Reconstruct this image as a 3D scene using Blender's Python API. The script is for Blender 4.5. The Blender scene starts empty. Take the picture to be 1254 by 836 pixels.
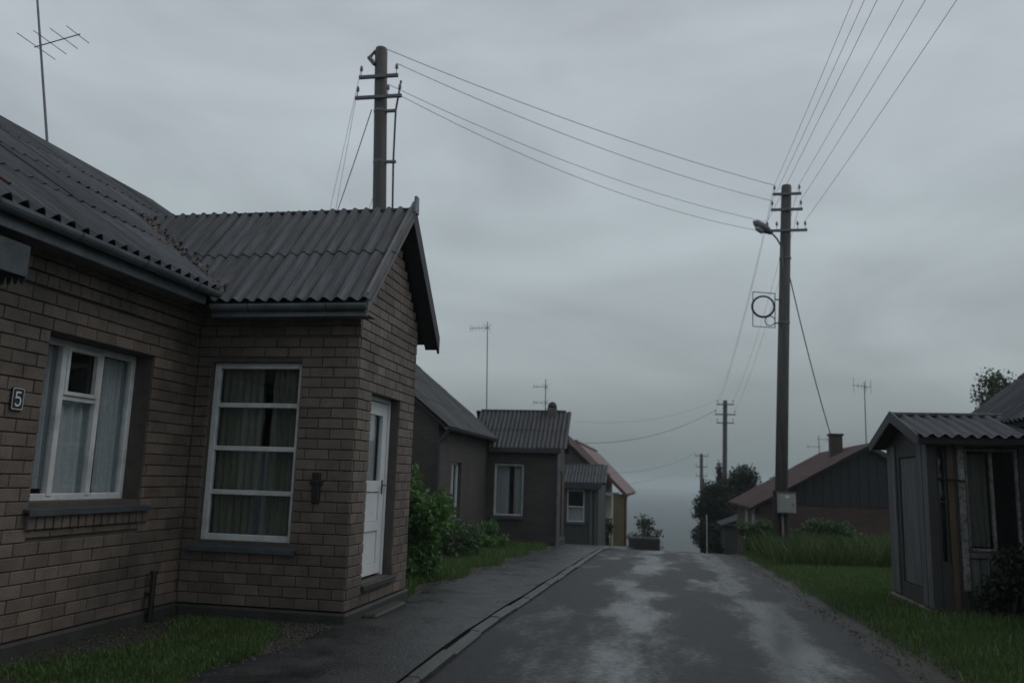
import bpy, bmesh, math, random
import numpy as np
from mathutils import Matrix, Vector

SC = bpy.context.scene
COL = SC.collection
R = math.radians
random.seed(7)
rng = np.random.default_rng(7)

# ------------------------------------------------------------------ camera
cd = bpy.data.cameras.new('camera')
cam = bpy.data.objects.new('camera', cd)
COL.objects.link(cam)
Yc = Vector((185, -173, -1000)).normalized()          # street direction seen by the camera
Uc = Vector((.03, 1, -.1674)); Uc = (Uc - Yc * Uc.dot(Yc)).normalized()
Xc = Yc.cross(Uc)
cam.matrix_world = Matrix.Translation((0, 0, 1.5)) @ Matrix((Xc, Yc, Uc)).to_4x4()
cd.sensor_width = 36
cd.lens = 1000 / 1254 * 36
cd.clip_start = .05
cd.clip_end = 20000
cd.dof.use_dof = True
cd.dof.focus_distance = 8.5
cd.dof.aperture_fstop = 1.3
SC.camera = cam

# ------------------------------------------------------------------ world: rainy overcast sky
SUN_EL, SUN_AZ = R(52), R(75)      # azimuth from +Y (street) towards +X
w = bpy.data.worlds.new('World'); SC.world = w; w.use_nodes = True
nt = w.node_tree; N = nt.nodes; L = nt.links
bg = N['Background']; bg.inputs['Strength'].default_value = .1
sky = N.new('ShaderNodeTexSky'); sky.sky_type = 'NISHITA'; sky.sun_disc = False
sky.sun_elevation = SUN_EL; sky.sun_rotation = SUN_AZ
sky.air_density = 1; sky.dust_density = 5; sky.ozone_density = 1
hs = N.new('ShaderNodeHueSaturation'); hs.inputs['Saturation'].default_value = .25; hs.inputs['Value'].default_value = .6
L.new(sky.outputs[0], hs.inputs['Color'])
tc = N.new('ShaderNodeTexCoord')
sep = N.new('ShaderNodeSeparateXYZ'); L.new(tc.outputs['Generated'], sep.inputs[0])
grad = N.new('ShaderNodeValToRGB'); L.new(sep.outputs['Z'], grad.inputs[0])     # cloud deck: duller towards the horizon, as under rain
e = grad.color_ramp.elements
e[0].position = 0; e[0].color = (1.95, 2.35, 2.45, 1)
e[1].position = 1; e[1].color = (5.2, 5.6, 6.1, 1)
for p, c in ((.05, (2.5, 2.95, 3.1)), (.13, (3.75, 4.3, 4.5)), (.3, (4.35, 5.0, 5.35)), (.5, (5.0, 5.5, 6.05))):
    k = e.new(p); k.color = (*c, 1)
mp = N.new('ShaderNodeMapping'); mp.inputs['Scale'].default_value = (1, 1, 2.6); L.new(tc.outputs['Generated'], mp.inputs[0])
n1 = N.new('ShaderNodeTexNoise'); n1.inputs['Scale'].default_value = 2.4; n1.inputs['Detail'].default_value = 4; n1.inputs['Roughness'].default_value = .5
n1.inputs['Distortion'].default_value = .5
L.new(mp.outputs[0], n1.inputs['Vector'])
cr = N.new('ShaderNodeMapRange'); cr.inputs[1].default_value = .3; cr.inputs[2].default_value = .7
cr.inputs[3].default_value = .82; cr.inputs[4].default_value = 1.2; L.new(n1.outputs[0], cr.inputs[0])
mul = N.new('ShaderNodeMix'); mul.data_type = 'RGBA'; mul.blend_type = 'MULTIPLY'; mul.inputs[0].default_value = 1
L.new(grad.outputs[0], mul.inputs[6]); L.new(cr.outputs[0], mul.inputs[7])
mx = N.new('ShaderNodeMix'); mx.data_type = 'RGBA'; mx.inputs[0].default_value = .92
L.new(hs.outputs[0], mx.inputs[6]); L.new(mul.outputs[2], mx.inputs[7])
L.new(mx.outputs[2], bg.inputs['Color'])

sd = bpy.data.lights.new('sun', 'SUN'); sd.energy = .5; sd.angle = R(40); sd.color = (1, .97, .93)
sun = bpy.data.objects.new('sun', sd); COL.objects.link(sun)
sdir = Vector((math.sin(SUN_AZ) * math.cos(SUN_EL), math.cos(SUN_AZ) * math.cos(SUN_EL), math.sin(SUN_EL)))
sun.rotation_euler = sdir.to_track_quat('Z', 'Y').to_euler()
sun.location = (20, 0, 60)

vs = SC.view_settings
SC.display_settings.display_device = 'sRGB'
vs.view_transform = 'Standard'; vs.look = 'None'; vs.gamma = 1; vs.use_curve_mapping = False
vs.exposure = -.1
SC.render.engine = 'CYCLES'
SC.cycles.use_denoising = True
SC.cycles.max_bounces = 8
SC.cycles.volume_bounces = 1
SC.cycles.transparent_max_bounces = 24

# ------------------------------------------------------------------ materials
MATS = {}
def mat(name, col, rough=.8, var=.25, scale=6, bump=.3, bscale=40, spec=.5, metal=0, tint=None, tscale=1.2, tamt=.5,
        island=0., stretch=(1, 1, 1), bdist=.01, wetr=None, local=False):
    """mottled procedural surface: noise-varied base colour, optional second tint in patches, fine bump"""
    if name in MATS: return MATS[name]
    m = bpy.data.materials.new(name); m.use_nodes = True
    t = m.node_tree; n = t.nodes; l = t.links; b = n['Principled BSDF']
    c = n.new('ShaderNodeTexCoord'); mpp = n.new('ShaderNodeMapping'); mpp.inputs['Scale'].default_value = stretch
    geo = n.new('ShaderNodeNewGeometry')
    l.new(c.outputs['Object'] if local else geo.outputs['Position'], mpp.inputs[0])
    no = n.new('ShaderNodeTexNoise'); no.inputs['Scale'].default_value = scale; no.inputs['Detail'].default_value = 6
    no.inputs['Roughness'].default_value = .65
    l.new(mpp.outputs[0], no.inputs['Vector'])
    r = n.new('ShaderNodeMapRange'); r.inputs[1].default_value = .25; r.inputs[2].default_value = .75
    r.inputs[3].default_value = 1 - var; r.inputs[4].default_value = 1 + var; l.new(no.outputs[0], r.inputs[0])
    val = r.outputs[0]
    if island:
        oi = n.new('ShaderNodeObjectInfo')
        ad = n.new('ShaderNodeMath'); ad.operation = 'ADD'; l.new(oi.outputs['Random'], ad.inputs[0]); l.new(geo.outputs['Random Per Island'], ad.inputs[1])
        fr = n.new('ShaderNodeMath'); fr.operation = 'FRACT'; l.new(ad.outputs[0], fr.inputs[0])
        r2 = n.new('ShaderNodeMapRange'); r2.inputs[3].default_value = 1 - island; r2.inputs[4].default_value = 1 + island
        l.new(fr.outputs[0], r2.inputs[0])
        mm = n.new('ShaderNodeMath'); mm.operation = 'MULTIPLY'; l.new(val, mm.inputs[0]); l.new(r2.outputs[0], mm.inputs[1]); val = mm.outputs[0]
    base = n.new('ShaderNodeRGB'); base.outputs[0].default_value = (*col, 1); cs = base.outputs[0]
    if tint:
        n2 = n.new('ShaderNodeTexNoise'); n2.inputs['Scale'].default_value = tscale; n2.inputs['Detail'].default_value = 8; n2.inputs['Roughness'].default_value = .7
        l.new(mpp.outputs[0], n2.inputs['Vector'])
        r3 = n.new('ShaderNodeMapRange'); r3.inputs[1].default_value = .45; r3.inputs[2].default_value = .62; r3.inputs[4].default_value = tamt
        l.new(n2.outputs[0], r3.inputs[0])
        mxx = n.new('ShaderNodeMix'); mxx.data_type = 'RGBA'; l.new(r3.outputs[0], mxx.inputs[0]); l.new(cs, mxx.inputs[6]); mxx.inputs[7].default_value = (*tint, 1)
        cs = mxx.outputs[2]
        if wetr is not None:
            r4 = n.new('ShaderNodeMapRange'); r4.inputs[1].default_value = .4; r4.inputs[2].default_value = .66; r4.inputs[3].default_value = rough; r4.inputs[4].default_value = wetr
            l.new(n2.outputs[0], r4.inputs[0]); l.new(r4.outputs[0], b.inputs['Roughness'])
    mu = n.new('ShaderNodeMix'); mu.data_type = 'RGBA'; mu.blend_type = 'MULTIPLY'; mu.inputs[0].default_value = 1
    l.new(cs, mu.inputs[6]); l.new(val, mu.inputs[7]); l.new(mu.outputs[2], b.inputs['Base Color'])
    b.inputs['Roughness'].default_value = rough; b.inputs['Metallic'].default_value = metal
    b.inputs['Specular IOR Level'].default_value = spec
    if bump:
        n3 = n.new('ShaderNodeTexNoise'); n3.inputs['Scale'].default_value = bscale; n3.inputs['Detail'].default_value = 5
        l.new(mpp.outputs[0], n3.inputs['Vector'])
        bu = n.new('ShaderNodeBump'); bu.inputs['Strength'].default_value = bump; bu.inputs['Distance'].default_value = bdist
        l.new(n3.outputs[0], bu.inputs['Height']); l.new(bu.outputs[0], b.inputs['Normal'])
    MATS[name] = m
    return m

def leaf_mat(name, col, var=.4):
    m = mat(name, col, .45, var, 3, 0, spec=.4, island=.35)
    t = m.node_tree; b = t.nodes['Principled BSDF']; out = t.nodes['Material Output']
    tr = t.nodes.new('ShaderNodeBsdfTranslucent'); tr.inputs[0].default_value = (col[0] * 1.3, col[1] * 1.5, col[2], 1)
    ms = t.nodes.new('ShaderNodeMixShader'); ms.inputs[0].default_value = .3
    t.links.new(b.outputs[0], ms.inputs[1]); t.links.new(tr.outputs[0], ms.inputs[2]); t.links.new(ms.outputs[0], out.inputs['Surface'])
    return m

def glass_mat():
    m = bpy.data.materials.new('window_glass'); m.use_nodes = True
    t = m.node_tree; t.nodes.clear(); o = t.nodes.new('ShaderNodeOutputMaterial')
    a = t.nodes.new('ShaderNodeBsdfTransparent'); a.inputs[0].default_value = (.9, .92, .92, 1)
    g = t.nodes.new('ShaderNodeBsdfGlossy'); g.inputs['Roughness'].default_value = .03; g.inputs[0].default_value = (.9, .92, .93, 1)
    lw = t.nodes.new('ShaderNodeLayerWeight'); lw.inputs[0].default_value = .5; pw_ = t.nodes.new('ShaderNodeMath'); pw_.operation = 'POWER'; pw_.inputs[1].default_value = 4; t.links.new(lw.outputs['Facing'], pw_.inputs[0])
    f = t.nodes.new('ShaderNodeMath'); f.operation = 'MULTIPLY_ADD'; f.inputs[1].default_value = .9; f.inputs[2].default_value = .045; t.links.new(pw_.outputs[0], f.inputs[0])
    no = t.nodes.new('ShaderNodeTexNoise'); no.inputs['Scale'].default_value = 2.5
    bu = t.nodes.new('ShaderNodeBump'); bu.inputs['Strength'].default_value = .12; bu.inputs['Distance'].default_value = .02
    ge = t.nodes.new('ShaderNodeNewGeometry'); t.links.new(ge.outputs['Position'], no.inputs['Vector'])
    t.links.new(no.outputs[0], bu.inputs['Height']); t.links.new(bu.outputs[0], g.inputs['Normal'])
    x = t.nodes.new('ShaderNodeMixShader'); t.links.new(f.outputs[0], x.inputs[0]); t.links.new(a.outputs[0], x.inputs[1]); t.links.new(g.outputs[0], x.inputs[2])
    t.links.new(x.outputs[0], o.inputs[0])
    return m
GLASS = glass_mat()

def brickwork_mat(name, c1, c2, mortar, bw=.26, bh=.104):
    """far brickwork, too small to pick apart brick by brick"""
    m = bpy.data.materials.new(name); m.use_nodes = True
    t = m.node_tree; n = t.nodes; l = t.links; b = n['Principled BSDF']
    ge = n.new('ShaderNodeNewGeometry'); s = n.new('ShaderNodeSeparateXYZ'); l.new(ge.outputs['Position'], s.inputs[0])
    ad = n.new('ShaderNodeMath'); ad.operation = 'ADD'; l.new(s.outputs[0], ad.inputs[0]); l.new(s.outputs[1], ad.inputs[1])
    cb = n.new('ShaderNodeCombineXYZ'); l.new(ad.outputs[0], cb.inputs[0]); l.new(s.outputs[2], cb.inputs[1])
    bt = n.new('ShaderNodeTexBrick'); l.new(cb.outputs[0], bt.inputs['Vector'])
    bt.inputs['Scale'].default_value = 1; bt.inputs['Brick Width'].default_value = bw; bt.inputs['Row Height'].default_value = bh
    bt.inputs['Mortar Size'].default_value = .006; bt.inputs['Color1'].default_value = (*c1, 1); bt.inputs['Color2'].default_value = (*c2, 1); bt.inputs['Mortar'].default_value = (*mortar, 1)
    no = n.new('ShaderNodeTexNoise'); no.inputs['Scale'].default_value = 1.3; no.inputs['Detail'].default_value = 8; l.new(ge.outputs['Position'], no.inputs['Vector'])
    r = n.new('ShaderNodeMapRange'); r.inputs[3].default_value = .55; r.inputs[4].default_value = 1.4; l.new(no.outputs[0], r.inputs[0])
    mu = n.new('ShaderNodeMix'); mu.data_type = 'RGBA'; mu.blend_type = 'MULTIPLY'; mu.inputs[0].default_value = 1
    l.new(bt.outputs[0], mu.inputs[6]); l.new(r.outputs[0], mu.inputs[7]); l.new(mu.outputs[2], b.inputs['Base Color'])
    b.inputs['Roughness'].default_value = .75
    bu = n.new('ShaderNodeBump'); bu.inputs['Strength'].default_value = .6; bu.inputs['Distance'].default_value = .01; bu.invert = True
    l.new(bt.outputs['Fac'], bu.inputs['Height']); l.new(bu.outputs[0], b.inputs['Normal'])
    return m

M_BRICK = mat('tan_sand_lime_brick', (.145, .115, .095), .6, .24, 5, .6, 60, tint=(.066, .056, .049), tscale=.75, tamt=.8, island=.2)
M_MORTAR = mat('dark_damp_mortar', (.08, .069, .061), .85, .3, 8, .5, 60)
M_PLINTH = mat('damp_concrete_plinth', (.034, .034, .031), .7, .4, 4, .7, 30, tint=(.016, .02, .014), tscale=1.5)
M_ROOF = mat('weathered_fibre_cement', (.046, .052, .06), .5, .75, 1, .5, 6, tint=(.015, .017, .017), tscale=.9, tamt=.9, island=.3, spec=.32, stretch=(13, 1.1, 1), local=True)
M_DECK = mat('roof_boards', (.03, .028, .026), .9, .2, 4, .2)
M_GUTTER = mat('galvanised_gutter', (.17, .2, .22), .42, .3, 5, .1, 30, metal=.25, tint=(.08, .09, .09), tscale=2)
M_BARGE = mat('grey_painted_board', (.15, .145, .14), .6, .3, 5, .3, 30, tint=(.08, .075, .07))
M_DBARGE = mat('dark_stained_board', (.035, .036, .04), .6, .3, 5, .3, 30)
M_WHITE = mat('white_window_paint', (.62, .64, .64), .45, .14, 8, .2, 40, tint=(.36, .36, .34), tscale=3, tamt=.5)
M_DOOR = mat('white_door_paint', (.66, .69, .7), .4, .1, 4, .1, 20)
M_SILL = mat('sheet_metal_sill', (.09, .105, .115), .3, .3, 7, .15, 20, metal=.3)
M_LACE = mat('lace_curtain', (.5, .53, .55), .9, .15, 30, 0)
M_CURT = mat('olive_curtain', (.16, .17, .13), .9, .25, 9, 0, stretch=(3, 3, .3))
M_BLACK = mat('black_metal', (.014, .014, .015), .4, .2, 10, .1)
M_METAL = mat('dull_steel', (.12, .125, .13), .45, .25, 10, .1, metal=.4)
M_POLE = mat('tarred_wood_pole', (.085, .08, .075), .7, .35, 3, .5, 30, stretch=(3, 3, .35), tint=(.045, .042, .04), tscale=2)
M_PORC = mat('porcelain', (.18, .19, .19), .25, .1, 5, 0)
M_WIRE = mat('wire_black', (.03, .03, .032), .5, .1, 5, 0)
M_KERB = mat('wet_kerb_concrete', (.04, .04, .038), .42, .4, 6, .8, 50, tint=(.018, .02, .018), tscale=2.2, island=.15)
M_BARK = mat('bark', (.05, .043, .036), .9, .3, 8, .6, 20)
M_WOOD = mat('weathered_board', (.085, .09, .09), .7, .4, 5, .5, 20, stretch=(4, 4, .4), tint=(.04, .042, .042), island=.25)
M_PEEL = mat('peeling_white_paint', (.2, .2, .19), .6, .3, 10, .5, 40, tint=(.06, .055, .05), tscale=18, tamt=.9)
M_BROWN = mat('brown_board', (.085, .055, .03), .6, .3, 5, .3, 20, stretch=(4, 4, .4))
M_SOIL = mat('wet_soil', (.026, .022, .017), .65, .6, 14, 1, 40, tint=(.018, .021, .013), tscale=3, tamt=.9, bdist=.02)
LEAF_DARK = leaf_mat('leaf_dark', (.018, .03, .018))
LEAF_MID = leaf_mat('leaf_mid', (.055, .1, .04))
LEAF_BRIGHT = leaf_mat('leaf_bright', (.07, .15, .04))
LEAF_GRASS = leaf_mat('grass_blade', (.07, .115, .035))
LEAF_TREE = leaf_mat('leaf_grey_green', (.05, .07, .04))

# ------------------------------------------------------------------ mesh helpers
class MB:
    def __init__(s): s.v = []; s.f = []
    def add(s, vs_, fs):
        o = len(s.v); s.v += [tuple(p) for p in vs_]; s.f += [tuple(o + i for i in q) for q in fs]; return s
    def box(s, x0, x1, y0, y1, z0, z1):
        return s.add([(x0, y0, z0), (x1, y0, z0), (x1, y1, z0), (x0, y1, z0), (x0, y0, z1), (x1, y0, z1), (x1, y1, z1), (x0, y1, z1)],
                     [(3, 2, 1, 0), (4, 5, 6, 7), (0, 1, 5, 4), (1, 2, 6, 5), (2, 3, 7, 6), (3, 0, 4, 7)])
    def bbox(s, x0, x1, y0, y1, z0, z1, b=.01):
        """box with all edges chamfered"""
        bm = bmesh.new(); bmesh.ops.create_cube(bm, size=1)
        for q in bm.verts: q.co = Vector(((x0 + x1) / 2 + q.co.x * (x1 - x0), (y0 + y1) / 2 + q.co.y * (y1 - y0), (z0 + z1) / 2 + q.co.z * (z1 - z0)))
        bmesh.ops.bevel(bm, geom=bm.edges[:], offset=b, segments=1, affect='EDGES')
        bm.verts.index_update(); s.add([q.co[:] for q in bm.verts], [[q.index for q in f.verts] for f in bm.faces]); bm.free(); return s
    def tube(s, p, q, r0, r1=None, n=8, cap=True):
        r1 = r0 if r1 is None else r1
        p = Vector(p); q = Vector(q); d = (q - p).normalized()
        a = d.orthogonal().normalized(); b = d.cross(a)
        vs_ = []
        for c, r in ((p, r0), (q, r1)):
            for i in range(n):
                t = 2 * math.pi * i / n; vs_.append(c + a * (r * math.cos(t)) + b * (r * math.sin(t)))
        fs = [(i, (i + 1) % n, n + (i + 1) % n, n + i) for i in range(n)]
        if cap: fs += [tuple(range(n - 1, -1, -1)), tuple(range(n, 2 * n))]
        return s.add(vs_, fs)
    def path(s, pts, r, n=6, r1=None):
        pts = [Vector(p) for p in pts]; r1 = r if r1 is None else r1; rings = []; a = None
        for i, p in enumerate(pts):
            d = (pts[min(i + 1, len(pts) - 1)] - pts[max(i - 1, 0)]).normalized()
            a = d.orthogonal().normalized() if a is None else (a - d * a.dot(d)).normalized()
            b = d.cross(a); rr = r + (r1 - r) * i / (len(pts) - 1)
            rings.append([p + a * (rr * math.cos(2 * math.pi * k / n)) + b * (rr * math.sin(2 * math.pi * k / n)) for k in range(n)])
        vs_ = [q for rg in rings for q in rg]; fs = []
        for i in range(len(pts) - 1):
            for k in range(n): fs.append((i * n + k, i * n + (k + 1) % n, (i + 1) * n + (k + 1) % n, (i + 1) * n + k))
        fs += [tuple(range(n - 1, -1, -1)), tuple(range((len(pts) - 1) * n, len(pts) * n))]
        return s.add(vs_, fs)
    def prism(s, prof, o, u, v, wv):
        """polygon prof (a,b) in the frame o + a*u + b*v, extruded by vector wv"""
        o, u, v, wv = map(Vector, (o, u, v, wv)); n = len(prof)
        lo = [o + u * a + v * b for a, b in prof]; hi = [p + wv for p in lo]
        fs = [(i, (i + 1) % n, n + (i + 1) % n, n + i) for i in range(n)] + [tuple(range(n - 1, -1, -1)), tuple(range(n, 2 * n))]
        return s.add(lo + hi, fs)
    def lathe(s, prof, c, n=12, axis=(0, 0, 1)):
        c = Vector(c); q = Vector((0, 0, 1)).rotation_difference(Vector(axis)); m = len(prof); vs_ = []
        for r, z in prof:
            for i in range(n):
                t = 2 * math.pi * i / n; vs_.append(c + q @ Vector((r * math.cos(t), r * math.sin(t), z)))
        fs = [(j * n + i, j * n + (i + 1) % n, (j + 1) * n + (i + 1) % n, (j + 1) * n + i) for j in range(m - 1) for i in range(n)]
        fs += [tuple(range(n - 1, -1, -1)), tuple(range((m - 1) * n, m * n))]
        return s.add(vs_, fs)
    def xf(s, M):
        s.v = [tuple(M @ Vector(p)) for p in s.v]; return s
    def mesh(s, name, m, smooth=False):
        me = bpy.data.meshes.new(name); me.from_pydata(s.v, [], s.f); me.materials.append(m)
        bm = bmesh.new(); bm.from_mesh(me); bmesh.ops.recalc_face_normals(bm, faces=bm.faces); bm.to_mesh(me); bm.free()
        if smooth: me.polygons.foreach_set('use_smooth', [True] * len(me.polygons))
        return me
    def build(s, name, m, parent=None, smooth=False, label=None):
        return link(name, s.mesh(name, m, smooth), parent, label=label)

def link(name, me, parent=None, loc=None, rot=None, label=None, kind=None):
    o = bpy.data.objects.new(name, me); COL.objects.link(o)
    if parent is not None:
        o.parent = parent
        if parent.type == 'EMPTY': o.matrix_parent_inverse = Matrix.Translation(parent.location).inverted()
    if loc is not None: o.location = loc
    if rot is not None: o.rotation_euler = rot
    if label: o['label'] = label
    if kind: o['kind'] = kind
    return o
def tag(o, label, cat=None, group=None, kind=None):
    o['label'] = label
    if cat: o['category'] = cat
    if group: o['group'] = group
    if kind: o['kind'] = kind
    return o
def thing(name, label, cat, loc, group=None):
    o = bpy.data.objects.new(name, None); COL.objects.link(o); o.location = loc; o.empty_display_size = .3
    return tag(o, label, cat, group)
def empty_part(name, parent, loc):
    o = bpy.data.objects.new(name, None); COL.objects.link(o); o.parent = parent
    o.matrix_parent_inverse = Matrix.Translation(parent.location).inverted(); return o

# ------------------------------------------------------------------ ground profile (metres; the street climbs to a crest, then drops to the water)
def g(y):
    z = -.03 * max(0., y - 8)
    if y > 23: z -= .005 * (min(y, 33.) - 23) ** 2
    if y > 33: z -= .1 * (y - 33)
    return z
def sm(t): t = min(1., max(0., t)); return t * t * (3 - 2 * t)
def bend(y): return .055 * max(0., y - 27) ** 1.7 if y < 60 else .055 * 33 ** 1.7 + (y - 60) * 1.0
def zg(x, y):
    z = g(y); x -= bend(y)
    if x < -1.9: z += .06 * sm((-1.9 - x) / .3) + .3 * sm((y - 28) / 8) * sm((-x - 1.9) / .8)
    if x > 1.9: z += .10 * sm((x - 1.9) / .8) + .02 * min(8, max(0, x - 2.6)) 
    if -1.95 < x < 2.25 and y < 120: z -= .06
    return z

xs = sorted(set([-400, -200, -100, -60, -40, -25, -18, -14] + list(np.round(np.arange(-10, 14, .4), 3)) + [16, 20, 28, 40, 60, 100, 200, 400] + [-2.25, -1.95, -1.85, 1.85, 2.3, 2.4]))
ys = sorted(set([-200, -100, -50, -20, -8] + list(np.round(np.arange(-4, 60, .8), 3)) + [62, 66, 72, 80, 95, 110, 130, 150, 180, 220, 260, 300]))
vsx = [(x, y, zg(x, y)) for y in ys for x in xs]; nx = len(xs)
fsx = [(j * nx + i, j * nx + i + 1, (j + 1) * nx + i + 1, (j + 1) * nx + i) for j in range(len(ys) - 1) for i in range(nx - 1)]
b = MB(); b.add(vsx, fsx)
M_GROUND = mat('rough_wet_turf', (.028, .038, .015), .75, .6, 14, 1, 45, tint=(.034, .03, .02), tscale=2.2, tamt=.9, bdist=.03)
o = b.build('ground', M_GROUND, smooth=True); tag(o, 'wet grassy ground falling away towards the water', kind='structure')

# water down the hill, to the horizon
M_SEA = mat('grey_water', (.03, .04, .045), .55, .25, .02, .5, .15, spec=.25, stretch=(.35, 1, 1), bdist=.4)
o = MB().add([(-3800, 180, -28), (3800, 180, -28), (3800, 4200, -28), (-3800, 4200, -28)], [(0, 1, 2, 3)]).build('water', M_SEA)
tag(o, 'grey open water beyond the crest of the street', kind='structure')

# road: wet asphalt with worn wheel tracks holding water
def road_mat():
    m = bpy.data.materials.new('wet_asphalt'); m.use_nodes = True
    t = m.node_tree; n = t.nodes; l = t.links; b = n['Principled BSDF']
    ge = n.new('ShaderNodeNewGeometry'); s = n.new('ShaderNodeSeparateXYZ'); l.new(ge.outputs['Position'], s.inputs[0])
    mp_ = n.new('ShaderNodeMapping'); mp_.inputs['Scale'].default_value = (1, .3, 1); l.new(ge.outputs['Position'], mp_.inputs[0])
    big = n.new('ShaderNodeTexNoise'); big.inputs['Scale'].default_value = 1.25; big.inputs['Detail'].default_value = 5; big.inputs['Roughness'].default_value = .6; l.new(mp_.outputs[0], big.inputs['Vector'])
    # wheel tracks near x = -.45 and 1.25: shallow ruts
    def track(x0, wd):
        a = n.new('ShaderNodeMath'); a.operation = 'SUBTRACT'; l.new(s.outputs[0], a.inputs[0]); a.inputs[1].default_value = x0
        c = n.new('ShaderNodeMath'); c.operation = 'ABSOLUTE'; l.new(a.outputs[0], c.inputs[0])
        r = n.new('ShaderNodeMapRange'); r.interpolation_type = 'SMOOTHSTEP'; r.inputs[1].default_value = 0; r.inputs[2].default_value = wd; r.inputs[3].default_value = 1; r.inputs[4].default_value = 0
        l.new(c.outputs[0], r.inputs[0]); return r.outputs[0]
    a = n.new('ShaderNodeMath'); a.operation = 'ADD'; l.new(track(-.35, .6), a.inputs[0]); l.new(track(1.2, .55), a.inputs[1])
    k = n.new('ShaderNodeMath'); k.operation = 'MULTIPLY_ADD'; l.new(a.outputs[0], k.inputs[0]); k.inputs[1].default_value = .2; gr = n.new('ShaderNodeTexNoise'); gr.inputs['Scale'].default_value = 22; gr.inputs['Detail'].default_value = 4; l.new(ge.outputs['Position'], gr.inputs['Vector'])
    gm = n.new('ShaderNodeMath'); gm.operation = 'MULTIPLY_ADD'; l.new(gr.outputs[0], gm.inputs[0]); gm.inputs[1].default_value = .22; gs = n.new('ShaderNodeMath'); gs.operation = 'SUBTRACT'; l.new(big.outputs[0], gs.inputs[0]); gs.inputs[1].default_value = .11; l.new(gs.outputs[0], gm.inputs[2]); l.new(gm.outputs[0], k.inputs[2])
    wet = n.new('ShaderNodeMapRange'); wet.interpolation_type = 'SMOOTHSTEP'; wet.inputs[1].default_value = .5; wet.inputs[2].default_value = .78; l.new(k.outputs[0], wet.inputs[0])
    fine = n.new('ShaderNodeTexNoise'); fine.inputs['Scale'].default_value = 75; fine.inputs['Detail'].default_value = 3; l.new(ge.outputs['Position'], fine.inputs['Vector'])
    mid = n.new('ShaderNodeTexNoise'); mid.inputs['Scale'].default_value = 9; mid.inputs['Detail'].default_value = 6; l.new(ge.outputs['Position'], mid.inputs['Vector'])
    ro = n.new('ShaderNodeMapRange'); ro.inputs[3].default_value = .58; ro.inputs[4].default_value = .2; l.new(wet.outputs[0], ro.inputs[0]); l.new(ro.outputs[0], b.inputs['Roughness'])
    ramp = n.new('ShaderNodeValToRGB'); l.new(mid.outputs[0], ramp.inputs[0])
    ramp.color_ramp.elements[0].position = .3; ramp.color_ramp.elements[0].color = (.02, .021, .022, 1)
    ramp.color_ramp.elements[1].position = .7; ramp.color_ramp.elements[1].color = (.034, .034, .035, 1)
    dk = n.new('ShaderNodeMix'); dk.data_type = 'RGBA'; l.new(wet.outputs[0], dk.inputs[0]); l.new(ramp.outputs[0], dk.inputs[6]); dk.inputs[7].default_value = (.02, .021, .022, 1)
    l.new(dk.outputs[2], b.inputs['Base Color'])
    hs_ = n.new('ShaderNodeMapRange'); hs_.inputs[3].default_value = 1; hs_.inputs[4].default_value = .2; l.new(wet.outputs[0], hs_.inputs[0])
    bu = n.new('ShaderNodeBump'); bu.inputs['Distance'].default_value = .006; l.new(fine.outputs[0], bu.inputs['Height']); l.new(hs_.outputs[0], bu.inputs['Strength']); l.new(bu.outputs[0], b.inputs['Normal'])
    sp_ = n.new('ShaderNodeMapRange'); sp_.inputs[3].default_value = .22; sp_.inputs[4].default_value = .55; l.new(wet.outputs[0], sp_.inputs[0]); l.new(sp_.outputs[0], b.inputs['Specular IOR Level'])
    return m
M_ROAD = road_mat()
b = MB(); ry = list(np.arange(-20, 60, .5)) + [65, 70, 80, 95, 110]; cols = np.linspace(-1.72, 2.12, 15); vv = []
for j, y in enumerate(ry):
    for i, x in enumerate(cols):
        xx = x
        if i == 14: xx = 2.02 + .13 * math.sin(y * 1.7) * math.sin(y * .43 + 1) + .07 * math.sin(y * 4.1)
        crown = .03 * (1 - ((x - .2) / 1.95) ** 2) - .012 * (math.exp(-((x + .35) / .3) ** 2) + math.exp(-((x - 1.2) / .3) ** 2))
        vv.append((xx + bend(y), y, g(y) + crown + .006 - (.03 if i == 14 else 0)))
nc = len(cols)
b.add(vv, [(j * nc + i, j * nc + i + 1, (j + 1) * nc + i + 1, (j + 1) * nc + i) for j in range(len(ry) - 1) for i in range(nc - 1)])
o = b.build('road', M_ROAD, smooth=True); tag(o, 'narrow wet asphalt street with shiny wheel tracks', kind='structure')
# muddy shoulder along the right edge
b = MB(); vv = []
for j, y in enumerate(ry[:-4]):
    for i, x in enumerate((1.9, 2.08, 2.2, 2.36)):
        xx = x + (.07 * math.sin(y * 2.3) + .05 * math.sin(y * 5.2) if i == 3 else 0)
        vv.append((xx + bend(y), y, g(y) + (-.02, .002, .018, zg(xx + bend(y), y) - g(y) - .012)[i]))
b.add(vv, [(j * 4 + i, j * 4 + i + 1, j * 4 + 5 + i, j * 4 + 4 + i) for j in range(len(ry) - 5) for i in range(3)])
tag(b.build('road_shoulder', M_SOIL, smooth=True), 'muddy gravel edge along the right side of the road', kind='structure')

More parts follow.
